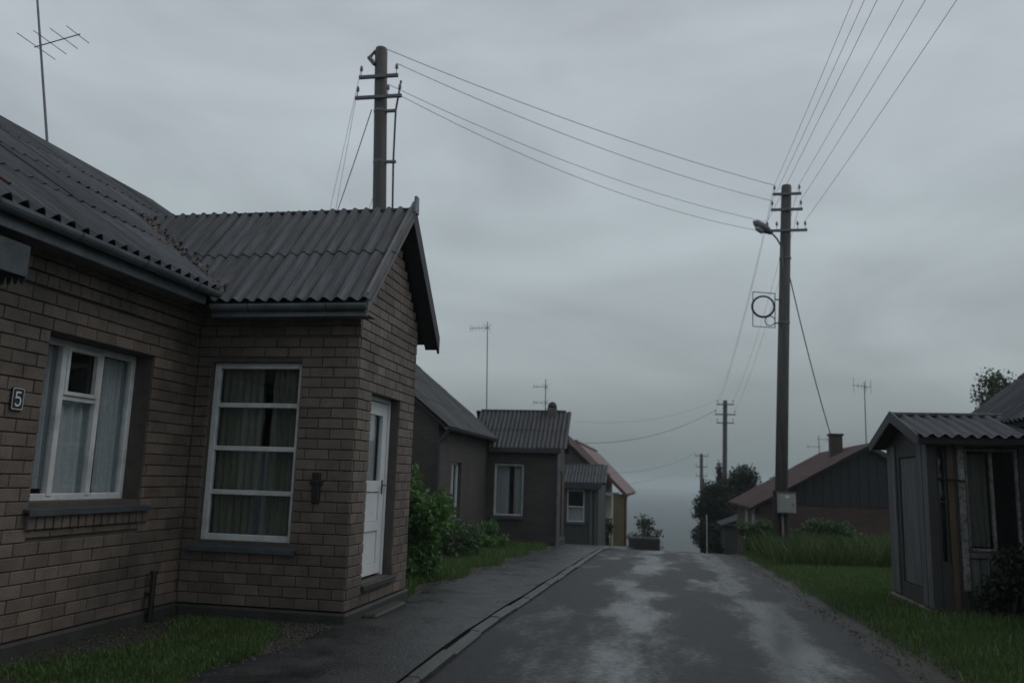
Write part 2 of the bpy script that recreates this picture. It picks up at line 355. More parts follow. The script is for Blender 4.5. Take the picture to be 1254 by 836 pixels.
# pavement on the left and its kerb, stone by stone
M_PAVE = mat('wet_pavement_asphalt', (.024, .025, .025), .55, .5, 3, 1, 38, tint=(.01, .011, .011), tscale=1.6, tamt=.95, bdist=.012, spec=.4, wetr=.16)
b = MB(); pv = []; px = (-3.15, -2.9, -2.5, -2.1, -1.86)
for j, y in enumerate(ry[:-5]):
    for i, x in enumerate(px):
        xx = x + (.12 * math.sin(y * .9) + .06 * math.sin(y * 3.1) if i == 0 else 0)
        pv.append((xx + bend(y), y, g(y) + (.062, .072, .068, .062, .056)[i] + (.3 * sm((y - 28) / 8) * sm((-x - 1.9) / .8) if y > 28 else 0) + .006 * math.sin(x * 7 + y * 2.1)))
b.add(pv, [(j * 5 + i, j * 5 + i + 1, j * 5 + 6 + i, j * 5 + 5 + i) for j in range(len(ry) - 6) for i in range(4)])
tag(b.build('pavement', M_PAVE, smooth=True), 'dark wet pavement between the kerb and the left houses', kind='structure')
kerb = bpy.data.objects.new('kerb', None); COL.objects.link(kerb); tag(kerb, 'worn concrete kerb along the left side of the road', kind='structure')
kmeshes = []
for i in range(4):
    q = MB().bbox(-.06, .06, -.494, .494, -.2, .0, .02)
    kmeshes.append(q.mesh('kerb_stone', M_KERB))
for i in range(38):
    y = 2.5 + i
    sl = math.atan((g(y + .5) - g(y - .5)))
    link('kerb_stone', kmeshes[i % 4], kerb, (-1.78 + bend(y) + random.uniform(-.012, .012), y, g(y) + .062 + random.uniform(-.012, .008)), (sl, random.uniform(-.04, .04), random.uniform(-.012, .012) - math.atan(bend(y + .5) - bend(y - .5))))

# ------------------------------------------------------------------ building kit
BRK = {}
def brick_mesh(wd, ht, dp=.03, ch=.005):
    k = (round(wd, 2), round(ht, 3), dp)
    if k not in BRK:
        a, c = k[0] / 2, k[1] / 2; b = MB()
        rings = [(a, c, 0), (a, c, dp - ch), (a - ch, c - ch, dp)]
        vs_ = []
        for p, q, d in rings: vs_ += [(-p, -d, -q), (p, -d, -q), (p, -d, q), (-p, -d, q)]
        fs = [(j * 4 + i, j * 4 + (i + 1) % 4, j * 4 + 4 + (i + 1) % 4, j * 4 + 4 + i) for j in (0, 1) for i in range(4)] + [(8, 9, 10, 11)]
        b.add(vs_, fs); BRK[k] = b.mesh('brick', M_BRICK)
    return BRK[k]

def panel(b, u0, u1, z0, z1, ops, put):
    """wall rectangle with openings, as boxes; put(b,u0,u1,z0,z1) writes one box"""
    us = sorted({u0, u1, *[a for q in ops for a in q[:2]]}); zs = sorted({z0, z1, *[a for q in ops for a in q[2:4]]})
    for i in range(len(us) - 1):
        run = None
        for j in range(len(zs) - 1):
            cu, cz = (us[i] + us[i + 1]) / 2, (zs[j] + zs[j + 1]) / 2
            hole = any(q[0] < cu < q[1] and q[2] < cz < q[3] for q in ops)
            if not hole: run = [zs[j], zs[j + 1]] if run is None else [run[0], zs[j + 1]]
            if (hole or j == len(zs) - 2) and run: put(b, us[i], us[i + 1], *run); run = None

def lay_bricks(u0, u1, z0, z1, ops, off=0., bl=.25, jt=.008, ch=.104, clip=None, headers=()):
    """rectangles (u0,u1,z0,z1) of a running bond, cut round openings and under a clip(z)->(lo,hi)"""
    out = []; k = 0; z = z0
    while z < z1 - .03:
        zt = min(z + ch - jt, z1); L_ = .12 if k in headers else bl
        lo, hi = (u0, u1) if clip is None else clip((z + zt) / 2)
        u = lo - ((off + (0, .5)[k % 2]) * (L_ + jt)) % (L_ + jt) - random.choice((0, 0, .0))
        while u < hi:
            a, c = max(u, lo), min(u + L_, hi)
            segs = [(a, c)]
            for q in ops:
                if zt > q[2] + .02 and z < q[3] - .02:
                    ns = []
                    for s0, s1 in segs:
                        if s1 <= q[0] or s0 >= q[1]: ns.append((s0, s1)); continue
                        if s0 < q[0]: ns.append((s0, q[0]))
                        if s1 > q[1]: ns.append((q[1], s1))
                    segs = ns
            out += [(s0, s1, z, zt) for s0, s1 in segs if s1 - s0 > .035]
            u += L_ + jt
        z += ch; k += 1
    return out

def frame_M(o, u, n):
    """local x = along the wall, local -y = outward, local z = up"""
    u = Vector(u); n = Vector(n)
    return Matrix.Translation(o) @ Matrix((u, -n, Vector((0, 0, 1)))).transposed().to_4x4()

def window(house, o, u, n, wd, ht, recess=.08, fw=.055, mull=(), trans=(), curtain=None, sill=True, sill_mat=None, fm=None, name='window', vent=None, glaze=True, label=None, sill_over=.06):
    """o: lower corner of the opening on the wall face. mull: u of vertical bars; trans: (u0,u1,z) bars."""
    M = frame_M(o, u, n); fm = fm or M_WHITE; d0, d1 = recess, recess + .06
    b = MB()
    b.bbox(0, fw, d0, d1, 0, ht, .006); b.bbox(wd - fw, wd, d0, d1, 0, ht, .006)
    b.bbox(fw, wd - fw, d0 + .001, d1, 0, fw, .006); b.bbox(fw, wd - fw, d0 + .001, d1, ht - fw, ht, .006)
    W = b.xf(M).build(name, fm, house, label=label)
    xsr = [fw] + [m for m in mull] + [wd - fw]
    for m in mull: MB().bbox(m - fw * .5, m + fw * .5, d0 - .008, d1 - .002, fw * .6, ht - fw * .6, .006).xf(M).build('mullion', fm, W)
    for a, c, z in trans: MB().bbox(a, c, d0 + .003, d1 - .004, z - fw * .38, z + fw * .38, .005).xf(M).build('glazing_bar', fm, W)
    if vent:
        a, c, z0, z1 = vent; q = MB(); s = .035
        for bx in ((a, a + s, z0, z1), (c - s, c, z0, z1), (a + s, c - s, z0, z0 + s), (a + s, c - s, z1 - s, z1)): q.bbox(bx[0], bx[1], d0 - .016, d0 + .03, bx[2], bx[3], .004)
        q.xf(M).build('vent_sash', fm, W)
    if glaze:
        for i in range(len(xsr) - 1):
            zb = [fw * .8] + sorted(z for a, c, z in trans if a < (xsr[i] + xsr[i + 1]) / 2 < c) + [ht - fw * .8]
            for j in range(len(zb) - 1):
                MB().box(xsr[i] - .01, xsr[i + 1] + .01, d0 + .032, d0 + .036, zb[j] + .004, zb[j + 1] - .004).xf(M).build('pane', GLASS, W)
    if curtain:
        for a, c, z0, z1, cm, dep, waves in curtain:
            nn = max(8, int(waves * 8)); vs_ = []; ph = random.random() * 6
            for i in range(nn + 1):
                t = i / nn; x = a + (c - a) * t
                y = d1 + dep + .022 * math.sin(2 * math.pi * waves * t + ph) + .01 * math.sin(2 * math.pi * waves * 2.3 * t)
                vs_ += [(x, y, z0), (x, y + .01, z1)]
            MB().add(vs_, [(2 * i, 2 * i + 2, 2 * i + 3, 2 * i + 1) for i in range(nn)]).xf(M).build('curtain', cm, W, smooth=True)
    if sill:
        q = MB(); s = sill_over
        q.prism([(-.075, -.055), (d0, -.012), (d0, -.03), (-.065, -.075)], (-s, 0, 0), (0, 1, 0), (0, 0, 1), (wd + 2 * s, 0, 0))
        q.box(-s, wd + s, -.078, -.066, -.1, -.056)
        q.xf(M).build('sill', sill_mat or M_SILL, W)
    return W

def sheet_mesh(W, Lh, lam=.14, amp=.024, m=None, seg=6, th=.007):
    n = int(round(W / lam * seg)); vs_ = []; fs = []
    rows = (0, Lh)
    for t in (0, -th):
        for y in rows:
            for i in range(n + 1):
                x = W * i / n; vs_.append((x, y, amp * math.cos(2 * math.pi * x / lam) + t))
    k = n + 1
    for i in range(n):
        fs += [(i, i + 1, k + i + 1, k + i), (2 * k + i, 3 * k + i, 3 * k + i + 1, 2 * k + i + 1), (i, 2 * k + i, 2 * k + i + 1, i + 1), (k + i, k + i + 1, 3 * k + i + 1, 3 * k + i)]
    fs += [(0, k, 3 * k, 2 * k), (n, 2 * k + n, 3 * k + n, k + n)]
    b = MB(); b.add(vs_, fs); return b.mesh('roof_sheet', m or M_ROOF)
SHEETS = {}
def sheets(roof, o, ac, up, width, length, W=1.12, Lh=1.45, lap=.13, lam=.14, m=None, seg=6, amp=.024, jitter=.006):
    """lay corrugated sheets on a slope; o = lower corner, ac / up unit vectors"""
    o, ac, up = Vector(o), Vector(ac).normalized(), Vector(up).normalized(); nrm = ac.cross(up)
    rows = max(1, math.ceil((length - lap) / (Lh - lap))); Lh = (length - lap) / rows + lap
    cols_ = max(1, round(width / W)); W = width / cols_; W = max(1, round(W / lam)) * lam; cols_ = max(1, round(width / W)); 
    key = (round(W, 3), round(Lh, 3), lam, seg, amp, (m or M_ROOF).name)
    if key not in SHEETS: SHEETS[key] = sheet_mesh(W + lam * .5, Lh, lam, amp, m, seg)
    me = SHEETS[key]; B = Matrix((ac, up, nrm)).transposed().to_4x4(); tilt = Matrix.Rotation(-.012, 4, 'X')
    for r in range(rows):
        for c in range(cols_):
            p = o + ac * (c * W) + up * (r * (Lh - lap) + random.uniform(-jitter, jitter) * 2) + nrm * (.03 + random.uniform(0, jitter) + .004 * (c % 2))
            ob = link('roof_sheet', me, roof); ob.matrix_basis = Matrix.Translation(p) @ B @ tilt @ Matrix.Rotation(random.uniform(-.004, .004), 4, 'Z')
    return

def gutter(parent, p, q, out, m=None, r=.06, name='gutter'):
    """half-round gutter from p to q, out = horizontal outward unit vector"""
    p, q, out = Vector(p), Vector(q), Vector(out); up = Vector((0, 0, 1)); prof = []
    for i in range(9):
        t = math.pi * i / 8; prof.append((-r * math.cos(t), -r * math.sin(t)))
    for i in range(8, -1, -1):
        t = math.pi * i / 8; prof.append((-(r - .006) * math.cos(t), -(r - .006) * math.sin(t)))
    G = MB().prism(prof, p, out, up, q - p).build(name, m or M_GUTTER, parent)
    n = max(2, int((q - p).length / .8))
    for i in range(n):
        c = p + (q - p) * ((i + .5) / n); d = (q - p).normalized() * .012
        pr = [(-(r + .006) * math.cos(math.pi * k / 8), -(r + .006) * math.sin(math.pi * k / 8)) for k in range(9)] + [(-(r + .001) * math.cos(math.pi * k / 8), -(r + .001) * math.sin(math.pi * k / 8)) for k in range(8, -1, -1)]
        MB().prism(pr, c - d, out, up, d * 2).build('gutter_bracket', M_METAL, G)
    return G

# ================================================================== HOUSE NUMBER 5 (near left)
XW, XG = -4.86, -3.05            # street wall, porch gable wall
PY0, PY1, PYC = 7.83, 9.75, 8.79
EZ, RZ = 3.25, 4.56
h1 = thing('brick_house', 'near tan brick house with gabled porch, white windows and number plate 5', 'house', (-6, 7, 0))
W1 = (5.70, 7.10, 1.2, 2.56)     # opening on the street wall (y0,y1,z0,z1)
W2 = (-4.68, -3.66, .79, 2.62)   # opening on the porch side wall (x0,x1,z0,z1)
D1 = (8.24, 9.2, .38, 2.36)      # door opening (y0,y1,z0,z1)
MO = .007                        # mortar lies this far behind the brick faces
TH = .28
b = MB(); panel(b, 1.5, 11.5, .17, 3.3, [W1, (PY0 + .3, PY1 - .3, .2, 2.9)], lambda b, u0, u1, z0, z1: b.box(XW - TH, XW - MO, u0, u1, z0, z1))
fw1 = b.build('street_wall', M_MORTAR, h1)
b = MB(); panel(b, XW + .002, XG - MO, .17, 3.3, [W2], lambda b, u0, u1, z0, z1: b.box(u0, u1, PY0 + MO, PY0 + TH, z0, z1))
sw1 = b.build('porch_side_wall', M_MORTAR, h1)
b = MB(); panel(b, PY0 + TH, PY1 - TH, .17, 3.3, [D1], lambda b, u0, u1, z0, z1: b.box(XG - TH, XG - MO - .0005, u0, u1, z0, z1))
b.prism([(PY0 + MO, 3.3), (PY1 - MO, 3.3), (PYC, 4.3)], (XG - MO, 0, 0), (0, 1, 0), (0, 0, 1), (-TH, 0, 0))
gw1 = b.build('porch_gable_wall', M_MORTAR, h1)
b = MB(); b.box(XW + .002, XG - MO, PY1 - TH, PY1 - MO, .17, 3.3); b.build('porch_far_wall', M_BRICK, h1)
b = MB(); b.box(-13.6, -13.3, 1.5, 11.5, .17, 3.3); b.build('back_wall', M_BRICK, h1)
for y0 in (1.2, 11.5):
    b = MB(); b.box(-13.6, XW - .002, y0, y0 + .3, .17, 3.3); b.prism([(-13.6, 3.3), (XW - .002, 3.3), (-8.65 , 5.85)], (0, y0, 0), (1, 0, 0), (0, 0, 1), (0, .3, 0))
    b.build('end_wall', M_BRICK, h1)
b = MB(); b.box(-13.5, XW - .28, 1.3, 11.6, -.3, .2); b.build('floor_slab', M_DECK, h1)
b = MB(); b.bbox(-13.64, XW + .045, 1.1, 11.9, -.4, .165, .02); b.bbox(XW + .05, XG + .045, PY0 - .045, PY1 + .045, -.4, .16, .02)
b.build('plinth', M_PLINTH, h1)

# bricks -- (world centre, facing, width, height, wall part, depth)
todo = []
def put_bricks(rects, kind, wall, proud=0.):
    for a, c, z0, z1 in rects:
        u = (a + c) / 2; z = (z0 + z1) / 2; j = random.uniform(-.003, .003) - .018 + proud
        if kind == 'street': p, rz, nn = Vector((XW + j, u, z)), R(90), Vector((1, 0, 0))
        elif kind == 'side': p, rz, nn = Vector((u, PY0 - j, z)), 0, Vector((0, -1, 0))
        else: p, rz, nn = Vector((XG + j, u, z)), R(90), Vector((1, 0, 0))
        v = Vector((0, 0, 1.5)) - p
        area = (c - a) * (z1 - z0) * max(.01, v.normalized().dot(nn)) / v.length_squared
        d = v.length; ang = math.atan2(p.x, p.y)
        inview = -.7 < ang < .4 and abs((p.z - 1.5) / d) < .9
        todo.append((area if inview else 0, p, rz, c - a, z1 - z0, wall))
Z0 = .175
put_bricks(lay_bricks(4.1, PY0 + .02, Z0, 2.9, [(W1[0], W1[1], W1[2] - .27, W1[3])], off=.2), 'street', fw1)
put_bricks(lay_bricks(1.5, 4.1, Z0, 2.9, [], off=.6), 'street', fw1)
for i, (z, pr) in enumerate(((2.9, .012), (3.004, .03), (3.108, .05))):                     # corbelled header courses under the eave
    put_bricks(lay_bricks(1.5, PY0 - .01, z, z + .1, [], off=.5 * i, bl=.12), 'street', fw1, pr)
    put_bricks(lay_bricks(XW + .03, XG + .01, z, z + .1, [], off=.5 * i + .3, bl=(.25, .25, .25)[i]), 'side', sw1, (0, .012, .0)[i])
q = W1[0] - .03
while q < W1[1] + .02:                                                                        # rowlock course under the window sill
    put_bricks([(q, q + .085, W1[2] - .205, W1[2] - .095)], 'street', fw1, .03); q += .096
put_bricks(lay_bricks(W1[0], W1[1], W1[2] - .27, W1[2] - .215, [], ch=.07), 'street', fw1)
put_bricks(lay_bricks(XW + .03, XG - .002, Z0, 2.9, [(W2[0], W2[1], W2[2] - .1, W2[3])], off=.1), 'side', sw1)
put_bricks(lay_bricks(PY0, PY1, Z0, 4.33, [D1], off=.4, clip=lambda z: (PY0 - .004 + max(0, (z - 3.3)) / 1.04, PY1 - max(0, (z - 3.3)) / 1.04)), 'gable', gw1)
todo.sort(key=lambda t: -t[0])
for a, p, rz, wd, ht, wall in todo[:300]:
    link('brick', brick_mesh(wd, ht), wall, p, (0, 0, rz))
rest = {}
for a, p, rz, wd, ht, wall in todo[300:]:
    me = brick_mesh(wd, ht); b = rest.setdefault(wall.name, (wall, MB()))[1]
    T = Matrix.Translation(p) @ Matrix.Rotation(rz, 4, 'Z')
    b.add([T @ v.co for v in me.vertices], [list(f.vertices) for f in me.polygons])
for k, (wall, b) in rest.items():
    o = b.build('brickwork', M_BRICK, wall); o['kind'] = 'stuff'

# reveals behind the openings are the wall's own thickness; lintels
b = MB(); b.bbox(XW - TH + .01, XW - .016, W1[0] - .12, W1[1] + .12, W1[3] + .002, W1[3] + .1, .006); b.build('lintel', M_MORTAR, h1)
# street window: three lights, the middle one with a small vent sash
wy = W1[1] - W1[0]
m1, m2 = .43, .90
window(h1, (XW, W1[0], W1[2]), (0, 1, 0), (1, 0, 0), wy, W1[3] - W1[2], recess=.19, fw=.06, mull=(m1, m2), trans=((m1 + .02, m2 - .02, (W1[3] - W1[2]) * .64),),
       vent=(m1 + .03, m2 - .03, (W1[3] - W1[2]) * .655, W1[3] - W1[2] - .05),
       curtain=((.2, m1 + .15, .1, 1.3, M_LACE, .03, 5), (m1 + .0, m2 + .02, .03, .86, M_LACE, .02, 4), (m2 + .14, wy - .02, .04, 1.3, M_LACE, .03, 4)),
       label='white three-light wooden window with a small vent sash')
# porch side window: four stacked panes
ww, wh = W2[1] - W2[0], W2[3] - W2[2]
window(h1, (W2[0], PY0, W2[2]), (1, 0, 0), (0, -1, 0), ww, wh, recess=.07, fw=.065, trans=tuple((.06, ww - .06, wh * f) for f in (.265, .51, .755)),
       curtain=((.03, ww * .5, .05, wh - .05, M_CURT, .05, 6), (ww * .62, ww - .03, .05, wh - .05, M_CURT, .06, 5), (.05, ww - .05, .05, wh * .5, M_LACE, .25, 6)), label='white porch window of four stacked panes', sill_over=.08)
# door
dM = frame_M((XG, D1[0], D1[2]), (0, 1, 0), (1, 0, 0)); dw, dh = D1[1] - D1[0], D1[3] - D1[2]
b = MB()
for bx in ((.0, .05, 0, dh), (dw - .05, dw, 0, dh), (.05, dw - .05, dh - .05, dh)): b.bbox(bx[0], bx[1], .1, .2, bx[2], bx[3], .006)
dfr = b.xf(dM).build('door_frame', M_DOOR, h1)
dd = MB(); x0, x1, z0, z1 = .055, dw - .055, .03, dh - .06
panel(dd, x0, x1, z0, z1, [(x0 + .14, x1 - .14, 1.05, z1 - .14), (x0 + .14, x1 - .14, .14, .5), (x0 + .14, x1 - .14, .6, .93)], lambda b, u0, u1, a, c: b.box(u0, u1, .12, .165, a, c))
door = dd.xf(dM).build('door', M_DOOR, h1, label='white panelled front door with a glazed upper light')
MB().box(x0 + .135, x1 - .135, .14, .146, 1.045, z1 - .135).xf(dM).build('pane', GLASS, door)
MB().box(x0 + .12, x1 - .12, .2, .205, 1.0, z1 - .1).xf(dM).build('curtain', M_LACE, door)
for a, c in ((.14, .5), (.6, .93)): MB().bbox(x0 + .142, x1 - .142, .135, .16, a + .002, c - .002, .01).xf(dM).build('door_panel', M_DOOR, door)
q = MB(); q.bbox(x1 - .09, x1 - .06, .108, .12, .9, 1.06, .004); q.tube((x1 - .075, .12, 1.0), (x1 - .075, .07, 1.0), .009); q.tube((x1 - .075, .072, 1.0), (x1 - .19, .072, 1.0), .009)
q.xf(dM).build('door_handle', M_METAL, door)
MB().bbox(XG - .16, XG + .05, D1[0] - .02, D1[1] + .02, D1[2] - .07, D1[2] - .004, .01).build('threshold', M_PLINTH, h1)
MB().bbox(XG + .046, XG + .2, D1[0] - .02, D1[1] + .02, -.2, .1, .02).build('door_step', M_PLINTH, h1)

# main roof
c1, s1 = 1 / math.hypot(1, .65), .65 / math.hypot(1, .65)
XE, ZE, XR = -4.52, 3.3, -8.65
ZR = ZE + .65 * (XE - XR); SL = (XE - XR) / c1
b = MB(); b.prism([(XE - .02, ZE - .02), (XR, ZR - .02), (2 * XR - XE + .02, ZE - .02), (2 * XR - XE + .02, ZE - .07), (XR, ZR - .09), (XE - .02, ZE - .07)], (0, 1.0, 0), (1, 0, 0), (0, 0, 1), (0, 11.0, 0))
rf = b.build('roof', M_DECK, h1)
sheets(rf, (XE, .9, ZE), (0, 1, 0), (-c1, 0, s1), 11.2, SL, lam=.16, amp=.034, jitter=.011)
sheets(rf, (2 * XR - XE, 12.1, ZE), (0, -1, 0), (c1, 0, s1), 11.2, SL)
b = MB(); b.path([(XR, .9, ZR + .0), (XR, 12.1, ZR + .0)], .06, 10); b.build('ridge_cap', M_ROOF, rf)
MB().bbox(XE - .06, XE - .035, 1.0, 7.4, ZE - .16, ZE - .025, .004).build('fascia', M_GUTTER, h1)
MB().box(XW + .05, XE - .06, 1.0, 7.4, ZE - .15, ZE - .125).build('soffit', M_BARGE, h1)
gutter(h1, (XE + .045, .9, ZE - .02), (XE + .045, 7.46, ZE - .02), (1, 0, 0))
# a loose reddish lath lying on the slope
P = lambda y, d, up=.07: Vector((XE - c1 * d + s1 * up, y, ZE + s1 * d + c1 * up))
MB().tube(P(4.98, 1.02), P(5.02, .35), .014, n=6).build('lath', mat('red_lath', (.09, .035, .03), .6), rf)

# porch roof
tp = 1.04; cp, sp = 1 / math.hypot(1, tp), tp / math.hypot(1, tp)
YE, ZP = 7.5, RZ - tp * (PYC - 7.5); PL = (PYC - YE) / cp; XV = -2.88
b = MB(); yf = 2 * PYC - YE
b.prism([(YE + .02, ZP - .02), (PYC, RZ - .03), (yf - .02, ZP - .02), (yf - .02, ZP - .05), (PYC, RZ - .09), (YE + .02, ZP - .05)], (XV - .03, 0, 0), (0, 1, 0), (0, 0, 1), (-4.3, 0, 0))
prf = b.build('porch_roof', M_DECK, h1)
sheets(prf, (XV - 4.48, YE - .04, ZP - .045), (1, 0, 0), (0, cp, sp), 4.34, PL + .06, Lh=1.05, lap=.12)
sheets(prf, (XV - .1, yf + .04, ZP - .045), (-1, 0, 0), (0, -cp, sp), 4.34, PL + .06, Lh=1.05, lap=.12)
MB().path([(XV - 3.7, PYC, RZ - .005), (XV - .02, PYC, RZ - .005)], .03, 8).build('ridge_cap', M_ROOF, prf)
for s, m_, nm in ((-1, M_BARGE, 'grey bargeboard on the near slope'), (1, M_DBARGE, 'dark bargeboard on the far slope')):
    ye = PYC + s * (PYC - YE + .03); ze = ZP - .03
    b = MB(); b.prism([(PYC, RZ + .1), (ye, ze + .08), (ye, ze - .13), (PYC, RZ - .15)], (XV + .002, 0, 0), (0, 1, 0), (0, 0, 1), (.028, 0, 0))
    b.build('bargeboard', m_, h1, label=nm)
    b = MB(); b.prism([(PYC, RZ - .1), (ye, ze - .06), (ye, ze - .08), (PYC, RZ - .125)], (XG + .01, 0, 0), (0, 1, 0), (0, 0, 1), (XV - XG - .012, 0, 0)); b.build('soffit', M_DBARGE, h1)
MB().prism([(-.07, -.05), (.07, -.05), (.045, .15), (-.045, .15)], (XV + .034, PYC, RZ), (0, 1, 0), (0, 0, 1), (.03, 0, 0)).build('finial_board', M_GUTTER, h1)
MB().bbox(XW + .3, XV, YE + .03, YE + .055, ZP - .18, ZP - .05, .004).build('fascia', M_GUTTER, h1)
MB().box(XW + .28, XV, YE + .056, PY0 - .03, ZP - .16, ZP - .14).build('soffit', M_BARGE, h1)
gutter(h1, (XE - .01, YE - .02, ZP - .065), (XV + .02, YE - .02, ZP - .065), (0, -1, 0))
# moss and leaf litter caught in the valley
b = MB()
for i in range(420):
    t = random.random() ** .8; yv = YE + (PYC - YE) * t; zv = ZP + tp * (yv - YE)
    xv = XE - (zv - ZE) / .65
    c = Vector((xv + random.gauss(0, .06), yv + random.gauss(0, .05), zv + .05 + random.random() * .03)); r = random.uniform(.012, .035)
    a = Vector((random.gauss(0, 1), random.gauss(0, 1), random.gauss(0, .5))).normalized() * r; d = a.orthogonal().normalized() * r * .7
    b.add([c - a, c - d, c + a, c + d, c + Vector((0, 0, r * .6))], [(0, 1, 4), (1, 2, 4), (2, 3, 4), (3, 0, 4)])
o = b.build('valley_litter', mat('leaf_litter', (.11, .095, .075), .8, .5, 20, 0, island=.5), prf); o['kind'] = 'stuff'
# black meter case on the porch wall, downpipe stub in the inner corner, canopy corner over the door out of view
b = MB(); b.bbox(-3.45, -3.37, PY0 - .05, PY0 + .002, 1.2, 1.5, .008); b.bbox(-3.475, -3.345, PY0 - .055, PY0 + .001, 1.38, 1.43, .006); b.build('wall_hook', M_BLACK, h1)
b = MB(); b.tube((XW + .09, 7.3, -.05), (XW + .09, 7.3, .5), .028, n=10); b.tube((XW + .09, 7.3, .5), (XW + .09, 7.3, .53), .036, n=10); b.box(XW - .01, XW + .08, 7.29, 7.31, .3, .33); b.build('vent_pipe', M_BLACK, h1)
cn = MB()
cn.box(XW + .06, XW + .3, 4.4, 5.06, 3.04, 3.07); cn.box(XW + .285, XW + .3, 4.4, 5.06, 2.84, 3.04); cn.box(XW + .06, XW + .284, 5.045, 5.06, 2.84, 3.04)
cnp = cn.build('door_canopy', mat('bluish_sheet_metal', (.06, .075, .08), .4, .5, 6, .2, 20, metal=.3), h1)
b = MB()
for i in range(4):
    x = XW + .065 + i * .056; b.prism([(0, 0), (.052, 0), (.042, -.05), (.026, -.065), (.01, -.05)], (x, 5.062, 2.85), (1, 0, 0), (0, 0, 1), (0, .006, 0))
b.build('valance', M_SILL, cnp)
b = MB(); b.path([(XW + .12, 5.14, 3.2), (XW + .12, 5.14, 2.95), (XW + .07, 5.16, 2.78), (XW + .07, 5.16, 2.4)], .035, 8); 

# number plate 5
pl = thing('number_plate', 'dark blue number plate reading 5 on the brick wall beside the window', 'sign', (XW + .03, 5.42, 1.97))
def rrect(w_, h_, r, n=5):
    out = []
    for cx, cy, a0 in ((w_ / 2 - r, h_ / 2 - r, 0), (-w_ / 2 + r, h_ / 2 - r, 90), (-w_ / 2 + r, -h_ / 2 + r, 180), (w_ / 2 - r, -h_ / 2 + r, 270)):
        for k in range(n + 1): t = R(a0 + 90 * k / n); out.append((cx + r * math.cos(t), cy + r * math.sin(t)))
    return out
pc = Vector((XW + .018, 5.425, 1.985))
MB().prism(rrect(.125, .175, .02), pc, (0, 1, 0), (0, 0, 1), (.012, 0, 0)).build('plate', mat('dark_enamel', (.012, .016, .026), .25, .1, 5, 0), pl)
M_ENW = mat('white_enamel', (.7, .72, .72), .3, .1, 8, 0)
ro, ri = rrect(.112, .162, .016), rrect(.103, .153, .013); n_ = len(ro)
vs_ = [pc + Vector((.0145, a, c)) for a, c in ro] + [pc + Vector((.0145, a, c)) for a, c in ri]
MB().add(vs_, [(i, (i + 1) % n_, n_ + (i + 1) % n_, n_ + i) for i in range(n_)]).build('border', M_ENW, pl)
pts = [(.024, .045), (-.018, .045)] + [(-.02, .006)] + [(-.005, .012), (.012, .01), (.024, -.002), (.026, -.02), (.02, -.038), (.004, -.047), (-.013, -.044), (-.022, -.032)]
vs_ = []; fs = []
hw = .0058
for i, (a, c) in enumerate(pts):
    p0 = Vector(pts[max(i - 1, 0)]); p1 = Vector(pts[min(i + 1, len(pts) - 1)])
    if i in (1, 2): t = (Vector(pts[i + 1]) - Vector(pts[i])).normalized() + (Vector(pts[i]) - Vector(pts[i - 1])).normalized()
    else: t = p1 - p0
    t.normalize(); nn = Vector((-t.y, t.x)); k = 1.35 if i in (1, 2) else 1
    for sgn in (-1, 1):
        qx = Vector((a, c)) + nn * sgn * hw * k; vs_.append(pc + Vector((.0148, qx.x * 1.05, qx.y * 1.1)))
fs = [(2 * i, 2 * i + 1, 2 * i + 3, 2 * i + 2) for i in range(len(pts) - 1)]
MB().add(vs_, fs).build('numeral', M_ENW, pl)

# ================================================================== generic smaller houses
def gable_roof(house, x0, x1, y0, y1, ez, pitch, axis, m=None, over=.25, W=1.12, lam=.14, seg=4, sheet=True, name='roof', Lh=1.5):
    """gabled roof over the rectangle; axis 'Y' or 'X' is the ridge direction; overhang included"""
    c, s = 1 / math.hypot(1, pitch), pitch / math.hypot(1, pitch)
    if axis == 'Y': a0, a1, r0, r1 = x0 - over, x1 + over, y0 - over * .7, y1 + over * .7; U, V, Wv = (1, 0, 0), (0, 0, 1), (0, r1 - r0, 0); og = (0, r0, 0)
    else: a0, a1, r0, r1 = y0 - over, y1 + over, x0 - over * .7, x1 + over * .7; U, V, Wv = (0, 1, 0), (0, 0, 1), (r1 - r0, 0, 0); og = (r0, 0, 0)
    mid = (a0 + a1) / 2; rz = ez + pitch * (mid - a0); b = MB()
    b.prism([(a0 + .02, ez - .02), (mid, rz - .03), (a1 - .02, ez - .02), (a1 - .02, ez - .08), (mid, rz - .1), (a0 + .02, ez - .08)], og, U, V, Wv)
    rf_ = b.build(name, M_DECK if sheet else m, house); ln = (mid - a0) / c
    if sheet:
        if axis == 'Y':
            sheets(rf_, (a1, r0, ez - .02), (0, 1, 0), (-c, 0, s), r1 - r0, ln, W=W, lam=lam, m=m, seg=seg, Lh=Lh)
            sheets(rf_, (a0, r1, ez - .02), (0, -1, 0), (c, 0, s), r1 - r0, ln, W=W, lam=lam, m=m, seg=seg, Lh=Lh)
            MB().path([(mid, r0, rz - .0), (mid, r1, rz - .0)], .04, 8).build('ridge_cap', m or M_ROOF, rf_)
        else:
            sheets(rf_, (r0, a0, ez - .02), (1, 0, 0), (0, c, s), r1 - r0, ln, W=W, lam=lam, m=m, seg=seg, Lh=Lh)
            sheets(rf_, (r1, a1, ez - .02), (-1, 0, 0), (0, -c, s), r1 - r0, ln, W=W, lam=lam, m=m, seg=seg, Lh=Lh)
            MB().path([(r0, mid, rz - .0), (r1, mid, rz - .0)], .04, 8).build('ridge_cap', m or M_ROOF, rf_)
    return rf_, rz, mid
